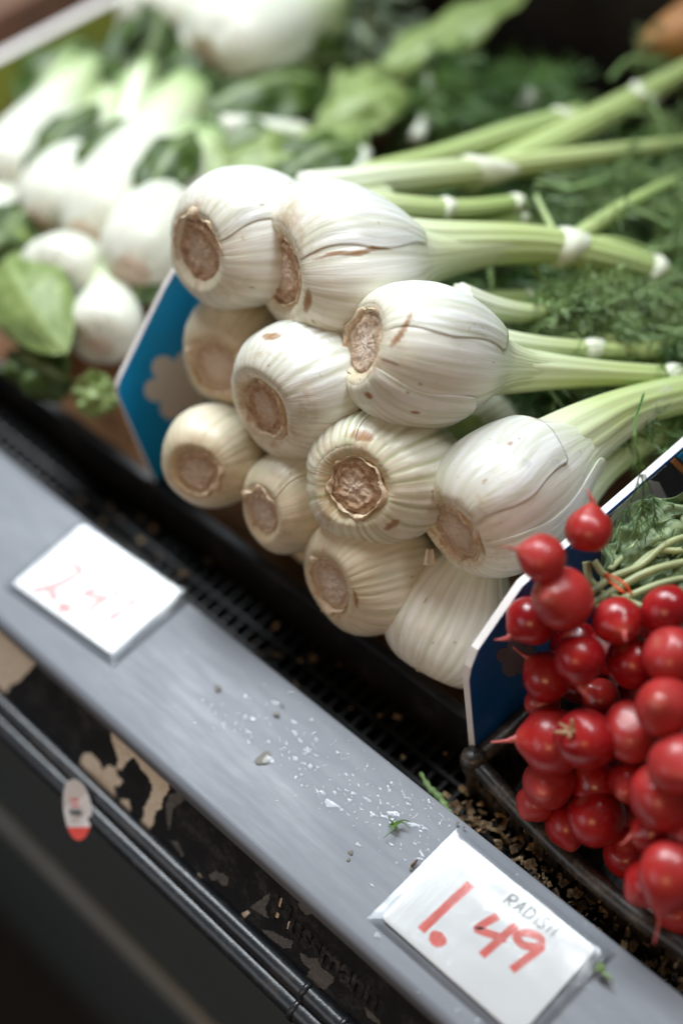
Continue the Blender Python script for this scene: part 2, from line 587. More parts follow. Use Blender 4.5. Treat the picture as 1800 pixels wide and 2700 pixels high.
def extrude_x(prof, x0, x1, name, mat, parent, smooth=False, closed=True, segs=1):
    b = MB()
    xs = np.linspace(x0, x1, segs + 1)
    b.grid([[(x, y, z) for (y, z) in prof] for x in xs], closed, closed, closed)
    return b.build(name, mat, parent, smooth=smooth)


lip = [(-0.0155 + 0.006 - 0.006 * math.sin(a), -0.006 + 0.006 * math.cos(a)) for a in np.linspace(0, math.pi / 2, 8)]
def railz(y):
    return -0.0009 * max(0.0, (y - 0.01) / 0.03) if y < 0.04 else -0.0009 - (y - 0.04) * 0.03


rail_prof = [(0.0815, railz(0.081) - 0.0006)] + [(y, railz(y)) for y in np.linspace(0.081, 0.0, 14)] + lip + [(-0.0155, -0.012), (0.0, -0.012), (0.0815, -0.012)]
extrude_x(rail_prof, X0, X1, 'price_rail', RAIL, case)
SA, SB = np.array([0, -0.0145, -0.0125]), np.array([0, -0.0335, -0.0545])   # top and foot of the slanted label strip
sdir = (SB - SA) / np.linalg.norm(SB - SA)
snrm = np.array([0, sdir[2], -sdir[1]])
snrm = snrm if snrm[1] < 0 else -snrm
strip = extrude_x([(SA[1], SA[2]), (SB[1], SB[2]), (SB[1] + 0.02, SB[2]), (SA[1] + 0.02, SA[2])], X0, X1, 'label_strip', STRIP, case)
bead = []
for cy, cz, r, a0, a1 in ((-0.0395, -0.0570, 0.0062, 60, 200), (-0.0480, -0.0660, 0.0075, 68, 235)):
    bead += [(cy + r * math.cos(math.radians(a)), cz + r * math.sin(math.radians(a))) for a in np.linspace(a0, a1, 40)]
extrude_x(bead + [(-0.045, -0.085), (-0.032, -0.085), (-0.032, -0.0565)], X0, X1, 'bumper_bar', BUMP, case, smooth=False)
for xj in (-0.018, 0.012):                     # clips round the bumper near the right
    b = MB()
    pr = [(y + (y + 0.043) * 0.09, z + (z + 0.062) * 0.09) for y, z in bead]
    b.grid([[(x, y, z) for y, z in pr] for x in (xj, xj + 0.0035)], False)
    b.build('bumper_clip', BUMP, case, mods=(('SOLIDIFY', dict(thickness=0.0012)),))
fl = MB()
fl.grid([[(-4, y, -0.9), (-1, y, -0.9), (2, y, -0.9), (5, y, -0.9)] for y in (-4, -1, 0.5, 3)], False)
tag(fl.build('floor', FLOORM, None, smooth=False), 'dark brown floor below the case front', kind='structure')
b = MB().box((X0, -0.046, -0.9), (X1, -0.02, -0.0855))
b.build('front_panel', PANEL, case, smooth=False)
tr_ = [(-0.046 - 0.012 * math.sin(a), -0.335 + 0.012 * math.cos(a)) for a in np.linspace(0, math.pi, 14)]
extrude_x(tr_, X0, X1, 'panel_trim', TRIM, case, smooth=True)
MB().box((X0, 0.0, -0.075), (X1, 0.72, -0.055)).build('deck', DEEP, case, smooth=False)
MB().box((X0, 0.70, -0.055), (X1, 0.73, 0.9)).build('back_wall', WALLM, case, smooth=False)
# grille of the deck: bars across and along
b = MB()
for i in range(150):
    x = -1.0 + i * 0.0105
    b.box((x, 0.085, -0.0549), (x + 0.0022, 0.134, -0.045))
for y in (0.0835, 0.098, 0.113):
    b.box((-1.0, y, -0.0465), (0.6, y + 0.0028, -0.0425))
tag(b.build('deck_grille', DEEP, case, smooth=False), 'black plastic grille under the crates', kind='stuff')

# raised maker's lettering on the strip
f_ = bpy.data.curves.new('raised_lettering', 'FONT')
f_.body = 'Hussmann'
f_.size = 0.0255
f_.extrude = 0.0010
f_.offset = 0.0007
f_.space_character = 0.95
fo = bpy.data.objects.new('tmp_text', f_)
tm = bpy.data.meshes.new_from_object(fo)
bpy.data.objects.remove(fo)
tm.materials.clear()
tm.materials.append(black_mat('raised_letter_paint', (0.022, 0.022, 0.023), 0.26, (0.14, 0.14, 0.14), 0.7, 160, 0.0004))
tm.name = 'raised_lettering'
tb = SA + sdir * 0.0265 + snrm * 0.0004
Mt = Matrix(((0.84, 0, 0, -0.0585), (0, -sdir[1], snrm[1], tb[1]), (0, -sdir[2], snrm[2], tb[2]), (0, 0, 0, 1)))
lt = bpy.data.objects.new('raised_lettering', tm)
Mloc = WM[strip.name].inverted() @ Mt
link(lt, strip, Mloc)


def jag(pts, amp, seed, n=9):
    r = random.Random(seed)
    out = []
    for i in range(len(pts)):
        a, c = np.array(pts[i], float), np.array(pts[(i + 1) % len(pts)], float)
        k = max(1, min(n, int(np.linalg.norm(c - a) / 6)))
        for t in range(k):
            q = a + (c - a) * t / k
            out.append(q + np.array([r.uniform(-amp, amp), r.uniform(-amp, amp)]))
    return out


def strip_patch(pts, sc, ox, oy, name, mat, seed, th=0.00025, amp=4):
    pts = jag(pts, amp, seed)
    poly = [onplane(ox + sc * x, oy + sc * y, SA, snrm, 1.0) for x, y in pts]
    MB().prism(poly, snrm * th).build(name, mat, strip, smooth=False)
    if mat is CREAM and len(pts) > 40:
        c = np.mean(poly, axis=0)
        rr = random.Random(seed + 50)
        n_ = len(poly)
        out = []
        for k in range(n_):
            tg = np.asarray(poly[(k + 1) % n_]) - np.asarray(poly[k - 1])
            o_ = np.cross(tg, snrm)
            o_ = o_ / (np.linalg.norm(o_) + 1e-9)
            out.append(np.asarray(poly[k]) + o_ * rr.uniform(0.0001, 0.0009))
        MB().prism(out, snrm * th * 0.45).build('rust_edge', RUST, strip, smooth=False)


Z8 = (0.574, 0, 1900)
Z5 = (0.4464, 300, 1900)
Z7 = (0.574, 0, 1200)
strip_patch([(515, 50), (545, 60), (570, 95), (610, 100), (625, 140), (680, 180), (700, 225), (735, 235), (770, 265), (780, 320), (750, 360), (745, 400), (715, 420), (705, 470), (690, 500), (660, 500), (650, 470), (660, 440), (665, 400), (690, 350), (705, 310), (690, 270), (650, 220), (620, 170), (580, 190), (560, 230), (535, 215), (545, 180), (530, 130), (515, 90)], *Z8, 'label_residue', CREAM, 1)
strip_patch([(385, 150), (420, 150), (460, 190), (470, 230), (500, 200), (530, 220), (545, 260), (565, 280), (550, 300), (525, 300), (530, 340), (545, 370), (520, 365), (480, 340), (465, 310), (440, 290), (430, 250), (400, 230), (370, 195)], *Z8, 'label_residue', CREAM, 2)
strip_patch([(555, 360), (590, 365), (600, 400), (600, 430), (570, 405), (548, 380)], *Z8, 'label_residue', CREAM, 3)
strip_patch([(-60, 740), (20, 785), (70, 830), (130, 870), (165, 910), (170, 950), (140, 990), (90, 1040), (50, 1060), (30, 1090), (0, 1080), (-60, 1060)], *Z7, 'label_residue', CREAM, 4)
strip_patch([(965, 1040), (995, 1050), (975, 1165), (935, 1155)], *Z5, 'label_residue', CREAM, 5, amp=2)
strip_patch([(755, 1140), (790, 1120), (805, 1135), (775, 1165)], *Z5, 'label_residue', CREAM, 6, amp=2)
strip_patch([(1040, 1180), (1062, 1185), (1050, 1220), (1030, 1225)], *Z5, 'label_residue', CREAM, 61, amp=2, th=0.0012)
strip_patch([(500, 900), (522, 925), (515, 955), (495, 945)], *Z5, 'label_residue', CREAM, 62, amp=2)
for i, pl in enumerate(([(560, 910), (600, 890), (650, 905), (680, 930), (670, 975), (640, 975), (620, 940), (580, 945)],
                        [(805, 1100), (880, 1050), (920, 1015), (920, 1050), (895, 1110), (915, 1165), (880, 1150), (850, 1130)],
                        [(875, 1235), (930, 1240), (1000, 1280), (1060, 1300), (1050, 1345), (1000, 1340), (940, 1300)],
                        [(1100, 1370), (1150, 1400), (1210, 1400), (1230, 1460), (1300, 1510), (1300, 1540), (1250, 1590), (1180, 1560), (1140, 1510), (1160, 1470), (1110, 1420)],
                        [(1085, 1075), (1130, 1085), (1165, 1140), (1140, 1150), (1105, 1120)],
                        [(330, 440), (380, 420), (420, 470), (350, 520), (330, 650), (315, 600), (310, 500)],
                        [(340, 710), (380, 715), (415, 790), (400, 810), (375, 760)],
                        [(1480, 1690), (1560, 1760), (1580, 1800), (1500, 1750)])):
    strip_patch(pl, *Z5, 'paint_scuff', SCUFF, 10 + i, 0.00018)

# ------------------------------------------------------------------ price cards
sleeve_h = 0.0772


def card(M, label, whole, small, sm_off, dot_at):
    root = empty('price_card', M)
    tag(root, label, 'price card', 'price cards on the grey ledge')

    def rr(x0, y0, x1, y1, r, z, th):
        pts = []
        for cx, cy, a0 in ((x1 - r, y1 - r, 0), (x0 + r, y1 - r, 90), (x0 + r, y0 + r, 180), (x1 - r, y0 + r, 270)):
            for k in range(6):
                a = math.radians(a0 + k * 18)
                pts.append((cx + r * math.cos(a), cy + r * math.sin(a), z))
        return MB().prism(pts, (0, 0, th))
    rr(0.0055, 0.0050, 0.1035, 0.0700, 0.0035, 0.0012, 0.0004).build('paper', WHITE, root, world=False, smooth=False)
    # clear sleeve: slightly wavy sheet lying over the paper
    rings = []
    for i in range(29):
        y = sleeve_h * i / 28
        rings.append([(0.11 * j / 40, y, 0.0022 + 0.00010 * nz((j * 0.11, i * 0.25, 0), 1.0, 3.1) - 0.0012 * max(0, 1 - min(i, 28 - i, j, 40 - j) / 2.0)) for j in range(41)])
    MB().grid(rings, False).build('clear_sleeve', SLEEVE, root, world=False)

    def stroke(pts, w, mat, name, z=0.0017, n=18):
        p = catmull([(x, y, 0) for x, y in pts], n) if len(pts) > 2 else np.linspace((*pts[0], 0), (*pts[1], 0), 2)
        t, _, _ = frames(p)
        nr = np.c_[-t[:, 1], t[:, 0], 0 * t[:, 0]]
        ww = np.broadcast_to(w, (len(p),)) / 2
        rings = [[p[i] + nr[i] * ww[i] + (0, 0, z), p[i] - nr[i] * ww[i] + (0, 0, z)] for i in range(len(p))]
        return rings

    def ink(strokes, mat, name, w):
        b = MB()
        for k, sp in enumerate(strokes):
            b.grid(stroke(sp, w, mat, name, 0.00165 + 0.00003 * k), False)
        return b.build(name, mat, root, world=False, smooth=False)
    dots = []
    for g in whole:
        ink(g, REDINK, 'price_digit', 0.0052)
    b = MB()
    cx, cy = dot_at
    b.add([(cx + 0.0052 * math.cos(a) * (1 + 0.1 * math.sin(3 * a)), cy + 0.0044 * math.sin(a), 0.0017) for a in np.linspace(0, 2 * math.pi, 16, endpoint=False)], [tuple(range(16))])
    b.build('decimal_dot', REDINK, root, world=False, smooth=False)
    dx, dy = sm_off
    mv = lambda g: [[(x + dx, y + dy) for x, y in q] for q in g]
    ink(mv([[(0.0522, 0.0490), (0.0490, 0.0372), (0.0510, 0.0362), (0.0645, 0.0418)], [(0.0630, 0.0518), (0.0606, 0.0258)]]), REDINK, 'price_digit', 0.0046)
    ink(mv([[(0.0812, 0.0500), (0.0775, 0.0545), (0.0700, 0.0520), (0.0672, 0.0468), (0.0735, 0.0455), (0.0800, 0.0500)], [(0.0815, 0.0520), (0.0776, 0.0305)]]), REDINK, 'price_digit', 0.0046)
    glyph = {'R': [[(0, 0), (0, 1)], [(0, 1), (.6, .95), (.62, .6), (0, .5)], [(.15, .5), (.7, 0)]], 'A': [[(0, 0), (.35, 1)], [(.35, 1), (.7, 0)], [(.12, .38), (.6, .38)]],
             'D': [[(0, 0), (0, 1)], [(0, 1), (.65, .8), (.65, .2), (0, 0)]], 'i': [[(.2, 0), (.2, .65)], [(.2, .85), (.2, .97)]], 'S': [[(.62, .85), (.3, 1), (.05, .75), (.35, .5), (.62, .25), (.3, 0), (0, .15)]],
             'H': [[(0, 0), (0, 1)], [(.6, 0), (.6, 1)], [(0, .5), (.6, .5)]], 'F': [[(0, 0), (0, 1)], [(0, 1), (.6, 1)], [(0, .52), (.45, .52)]], 'E': [[(0, 0), (0, 1)], [(0, 1), (.6, 1)], [(0, .5), (.5, .5)], [(0, 0), (.6, 0)]],
             'N': [[(0, 0), (0, 1)], [(0, 1), (.6, 0)], [(.6, 0), (.6, 1)]], 'L': [[(0, 0), (0, 1)], [(0, 0), (.55, 0)]]}
    st = []
    x = 0.0494 - (0.012 if dx else 0)
    for ch in small:
        w = 0.4 if ch == 'i' else 0.92
        for g in glyph[ch]:
            st.append([(x + 0.0058 * a + 0.0008 * c, 0.0570 + 0.08 * (x - 0.0494) + 0.0074 * c) for a, c in g])
        x += 0.0065 * w + 0.0003
    ink(st, GREYINK, 'product_name', 0.00095)
    return root


one = [[[(0.0288, 0.0532), (0.0268, 0.0144)]]]
two = [[[(0.0238, 0.0350), (0.0248, 0.0405), (0.0305, 0.0422), (0.0360, 0.0392), (0.0315, 0.0225), (0.0222, 0.0092)], [(0.0258, 0.0160), (0.0320, 0.0170), (0.0405, 0.0132)]]]
card(Matrix.Translation((0, 0, 0.0002)), 'price card in clear sleeve handwritten 1.49 RADiSH in red and grey', one, 'RADiSH', (0, 0), (0.0368, 0.0167))
card(Matrix.Translation((-0.350, 0.0056, 0.0002)) @ Matrix.Rotation(0.074, 4, 'Z'), 'glaring price card on the ledge, red price beginning with 2', two, 'FENNEL', (0.004, -0.006), (0.0500, 0.0125))

# ------------------------------------------------------------------ fruit sticker on the bumper
sp = onplane(175, 1860, (0, -0.0565, -0.06), (0, -1, 0.25))
su = np.array([0.71, -0.35, -0.2])
nrm = np.array([0.25, -0.75, 0.6])
nrm /= np.linalg.norm(nrm)
upv = R_[1] * -1
upv = upv - nrm * (upv @ nrm)
upv /= np.linalg.norm(upv)
rgt = np.cross(upv, nrm)
stk = empty('fruit_sticker', Matrix.Translation(Vector(sp)))
tag(stk, 'small oval white and red fruit sticker stuck to the black bumper', 'sticker')


def oval(a0, a1, z, w=0.0108, h=0.0205):
    return [sp + rgt * w * math.cos(a) + upv * h * (math.sin(a) - 0.0) + upv * 0.10 * w * math.cos(a) + nrm * (z - 0.002 * math.cos(a) ** 2) for a in np.linspace(a0, a1, 28)]


cut = math.radians(-36)
MB().prism(oval(cut, math.pi - cut, 0.0), nrm * 0.0003).build('sticker_paper', STKW, stk, smooth=False)
MB().prism(oval(math.pi - cut, 2 * math.pi + cut, 0.0), nrm * 0.0003).build('sticker_tip', STKR, stk, smooth=False)
b = MB()
for k in range(7):
    q = sp + rgt * (-0.0052 + k * 0.0014) + upv * -0.004 + nrm * 0.0006
    b.prism([q, q + rgt * (0.0006 + 0.0003 * (k % 3)), q + rgt * (0.0006 + 0.0003 * (k % 3)) + upv * 0.0045, q + upv * 0.0045], nrm * 0.0001)
b.build('bar_print', STKD, stk, smooth=False)
b = MB()
for k in range(2):
    q = sp + rgt * -0.003 + upv * (0.0025 + 0.0035 * k) + nrm * 0.0006
    b.prism([q, q + rgt * 0.006, q + rgt * 0.006 + upv * 0.0013, q + upv * 0.0013], nrm * 0.0001)
b.build('red_print', STKR, stk, smooth=False)

# ------------------------------------------------------------------ crates and dividers
XR, XL, XG = -0.03, -0.345, -0.80      # planes of the three dividers


def crate(x0, x1, label, ztop):
    root = empty('produce_crate', Matrix.Translation(((x0 + x1) / 2, 0.14, -0.05)))
    tag(root, label, 'crate', 'black produce crates on the deck')
    extrude_x([(0.135, -0.054), (0.135, ztop - 0.004), (0.1335, ztop - 0.002), (0.1345, ztop), (0.1405, ztop), (0.1415, ztop - 0.004), (0.1415, -0.054)], x0, x1, 'front_wall', BLACK, root)
    MB().box((x0, 0.1417, -0.054), (x1, 0.66, -0.046)).build('base', BLACK, root, smooth=False)
    MB().box((x0, 0.652, -0.0458), (x1, 0.66, ztop)).build('back_wall', BLACK, root, smooth=False)
    for x in (x0, x1 - 0.005):
        MB().box((x, 0.1418, -0.0458), (x + 0.005, 0.6518, ztop)).build('side_wall', BLACK, root, smooth=False)
    # crinkled brown liner in the bottom, turned up at the front
    rings = []
    for i in range(26):
        t = i / 25
        y, z = (0.1435 + 0.012 * t * 8, -0.016 - 0.028 * min(1, t * 8)) if t < 0.125 else (0.1555 + (t - 0.125) * 0.5, -0.044)
        rings.append([(x, y + 0.003 * nz((x * 30, t * 9, 0), 1, 5), z + 0.004 * abs(nz((x * 26, t * 12, 0), 1, 2))) for x in np.linspace(x0 + 0.007, x1 - 0.007, 60)])
    MB().grid(rings, False).build('brown_liner', LINER, root)
    return root


crate(XL + 0.003, XR - 0.003, 'black plastic crate holding the fennel bulbs behind the ledge', 0.0)
crate(XG - 0.3, XL - 0.003, 'black plastic crate holding the pak choi at far left', 0.0)


def divider(X, outline, label, facemat, th=0.0032, name='divider_board', edge=None):
    root = empty(name, Matrix.Translation((X, outline[0][0], outline[0][1])))
    tag(root, label, 'divider', 'printed dividers between the crates')
    poly = [(X - th / 2, y, z) for y, z in outline]
    MB().prism(poly, (th, 0, 0)).build('board', edge or EDGE, root, smooth=False)
    # printed face skins, inset so the pale cut edge shows
    for sx in (-1, 1):
        x = X + sx * (th / 2 + 0.0001)
        c = np.mean(outline, axis=0)
        sk = [(x, y + (c[0] - y) * 0.004, z + (c[1] - z) * 0.004) for y, z in outline]
        MB().prism(sk, (sx * 0.0002, 0, 0)).build('printed_face', facemat if sx > 0 else WHITE, root, smooth=False)
    return root


def face_print(root, X, th, pts, mat, name, sx=1, lift=0.0005, k=K):
    x = X + sx * (th / 2 + lift)
    poly = [onplane(px, py, (x, 0, 0), (1, 0, 0), k) for px, py in pts]
    if X == XR:                                     # keep the print on the board
        for q in poly:
            q[2] = min(q[2], np.interp(q[1], [0.118, 0.126, 0.164, 0.316, 0.62], [0.072, 0.092, 0.1155, 0.1055, 0.088]))
    return MB().prism(poly, (sx * 0.0002, 0, 0)).build(name, mat, root, smooth=False)


dR = divider(XR, [(0.124, -0.045), (0.118, 0.076), (0.120, 0.086), (0.126, 0.097), (0.164, 0.118), (0.316, 0.108), (0.62, 0.09), (0.62, -0.045)],
             'dark blue printed divider board between the fennel and the radishes', NAVY, th=0.0046, edge=EDGEW)
# prints on the radish side: dark field, pale tab, flower
def yz(root, X, th, pts, mat, name, sx=1, lift=0.0005):
    x = X + sx * (th / 2 + lift)
    return MB().prism([(x, y, z) for y, z in pts], (sx * 0.0002, 0, 0)).build(name, mat, root, smooth=False)


face_print(dR, XR, 0.0046, [(1392, 1212), (1405, 1160), (1568, 1030), (1640, 1010), (1640, 1240), (1500, 1330), (1400, 1330)], DARKPRINT, 'dark_print_field')
face_print(dR, XR, 0.0046, [(1312, 1195), (1330, 1178), (1525, 1052), (1530, 1060), (1475, 1090), (1420, 1150), (1405, 1180), (1385, 1215), (1340, 1215)], GREYPRINT, 'pale_print_band', lift=0.0008)
face_print(dR, XR, 0.0046, [(1395, 1185), (1440, 1130), (1490, 1102), (1512, 1108), (1532, 1148), (1520, 1165), (1480, 1190), (1440, 1215), (1410, 1240), (1396, 1225)], GREYPRINT, 'pale_print_tab', lift=0.0008)
face_print(dR, XR, 0.0046, [(1540, 1046), (1550, 1040), (1600, 1100), (1590, 1110)], ORANGEPRINT, 'orange_print_line', lift=0.0008)
face_print(dR, XR, 0.0046, [(1556, 1030), (1600, 1000), (1640, 1080), (1600, 1090)], BLUE, 'blue_print_corner', lift=0.0011)


def flower(root, X, cx, cy, r, n, mat, sx, name, ph=0.0):
    pts = []
    for k in range(60):
        a = k / 60 * 2 * math.pi
        rr_ = r * (0.62 + 0.38 * abs(math.cos(n / 2 * (a + ph))) ** 0.6)
        pts.append((cx + rr_ * math.cos(a), cy + rr_ * math.sin(a)))
    return face_print(root, X, 0.0046 if X == XR else 0.0032, pts, mat, name, sx)


PURP = plain('muted_print', (0.16, 0.13, 0.17), 0.4)
flower(dR, XR, 1340 / 1.0 * 0 + 1185, 1512, 46, 5, PURP, 1, 'flower_print', 0.4)
dL = divider(XL, [(0.143, -0.085 + 0.032), (0.1275, 0.093), (0.129, 0.100), (0.133, 0.105), (0.182, 0.149), (0.205, 0.165), (0.235, 0.165), (0.262, 0.12), (0.275, -0.05)],
             'bright blue divider board with white cloud print left of the fennel', BLUE)
flower(dL, XL, 412, 885, 82, 6, BLOOM, 1, 'cloud_print', 0.2)
dG = divider(XG, [(0.16, -0.05), (0.15, 0.05), (0.2, 0.067), (0.64, 0.056), (0.64, -0.05)],
             'lime green divider board with pale edge at far upper left', GREENCARD, th=0.012)

# ------------------------------------------------------------------ radish basket
bk = empty('radish_basket', Matrix.Translation((0.15, 0.105, -0.05)))
tag(bk, 'black plastic lattice basket with rounded rim holding the radishes', 'basket')
rp = catmull([P(1088, 1748, 0.852), P(1245, 1915, 0.818), P(1412, 2065, 0.789), P(1568, 2178, 0.765), P(1760, 2318, 0.735)], 60)
rr_ = np.array([0.0058 + 0.0004 * nz((i * 0.35, 0, 0), 1, 4) for i in range(60)])
MB().tube(rp, rr_, 16).build('rim', BASKET, bk)
c0 = rp[0]
s1 = catmull([c0, c0 + (0.004, 0.05, 0.002), c0 + (0.006, 0.16, 0.0)], 24)
MB().tube(s1, 0.0062, 14).build('side_rim', BASKET, bk)
b = MB()
b.grid([[c0 + np.array([r * math.cos(a), r * math.sin(a), z]) for a in np.linspace(0, 2 * math.pi, 18, endpoint=False)] for r, z in ((0.0045, -0.07), (0.0055, -0.012), (0.0075, -0.008), (0.0085, 0.0), (0.0075, 0.006), (0.004, 0.0085), (0.0004, 0.0088))])
b.build('corner_post', BASKET, bk)
b = MB()
for i in range(38):                              # lattice under the front rim and the side rim
    t = i / 37 * 58
    q = rp[int(t)]
    b.box((q[0] - 0.0016, q[1] - 0.002, -0.054), (q[0] + 0.0016, q[1] + 0.002, q[2] - 0.004))
for z in (-0.028, -0.010):
    b.tube([(q[0], q[1], z + q[2] * 0.3) for q in rp[::4]], 0.0018, 6)
for i in range(14):
    q = s1[min(23, int(i * 1.7))]
    b.box((q[0] - 0.002, q[1] - 0.0016, -0.054), (q[0] + 0.002, q[1] + 0.0016, q[2] - 0.004))
b.build('lattice_wall', BASKET, bk, smooth=False)
MB().box((c0[0] - 0.004, 0.115, -0.0545), (0.5, 0.5, -0.048)).build('base', BASKET, bk, smooth=False)

# ------------------------------------------------------------------ fennel
PROFILE = [(0.34, 0.055), (0.44, 0.012), (0.58, -0.004), (0.76, 0.045), (0.90, 0.13), (0.985, 0.25), (1.0, 0.35), (0.955, 0.49), (0.84, 0.63), (0.67, 0.76)]


def profile(n, nr):
    tail = [(nr + (0.67 - nr) * 0.54, 0.89), (nr + (0.67 - nr) * 0.27, 1.03), (nr + (0.67 - nr) * 0.12, 1.18), (nr + (0.67 - nr) * 0.03, 1.36), (nr * 0.90, 1.58)]
    p = catmull([(r, z, 0) for r, z in PROFILE + tail], n)
    return p[:, 0], p[:, 1]


def bulb_surface(L, rmax, flat, seed, rib, nrib, lump=0.045, nr=0.28, end=None):
    """returns f(theta, t) -> local point on the bulb"""
    pr, pz = profile(220, nr)
    r = random.Random(seed)
    ph = [r.uniform(0, 6.28) for _ in range(6)]
    grooves = sorted(2 * math.pi * (k + r.uniform(-0.28, 0.28)) / nrib for k in range(nrib))
    gd = [r.uniform(0.35, 1.0) for _ in range(nrib)]
    bend = r.uniform(-0.06, 0.06)

    def f(th, t, off=0.0, ribs=True):
        i = min(219.0, max(0.0, t * 219))
        k = int(min(218, i))
        u = i - k
        rad = pr[k] * (1 - u) + pr[k + 1] * u
        z = pz[k] * (1 - u) + pz[k + 1] * u
        g = 0.0
        if ribs and rib > 0:
            thw = (th + 0.10 * math.sin(3 * z + ph[3])) % (2 * math.pi)
            j = int(thw / (2 * math.pi) * nrib)
            for q in (j - 1, j, j + 1):
                d = (thw - grooves[q % nrib] + math.pi) % (2 * math.pi) - math.pi
                w = 0.050
                g -= gd[q % nrib] * math.exp(-(d / w) ** 2)
        f.g = -g
        env = math.sin(math.pi * min(1, max(0, t))) ** 0.5
        lum = 1 + lump * math.sin(2 * th + ph[0]) * env + lump * 0.6 * math.sin(3 * th + ph[1] + 2 * z) * env + 0.018 * math.sin(5 * th + ph[2] - 3 * z) * env
        R = rmax * rad * lum + rib * g * env + off
        bx_, by_ = (0.0, 0.0) if end is None or z < 0.55 else (end[0] * ((z - 0.55) / 1.03) ** 1.7, end[1] * ((z - 0.55) / 1.03) ** 1.7)
        return np.array([bx_, by_, 0.0]) + np.array([R * math.cos(th), R * flat * math.sin(th) + bend * L * math.sin(min(z, 1.4) * 2.2) * 0.3, z * L + lum * 0.002 * math.sin(th + ph[4])])
    return f


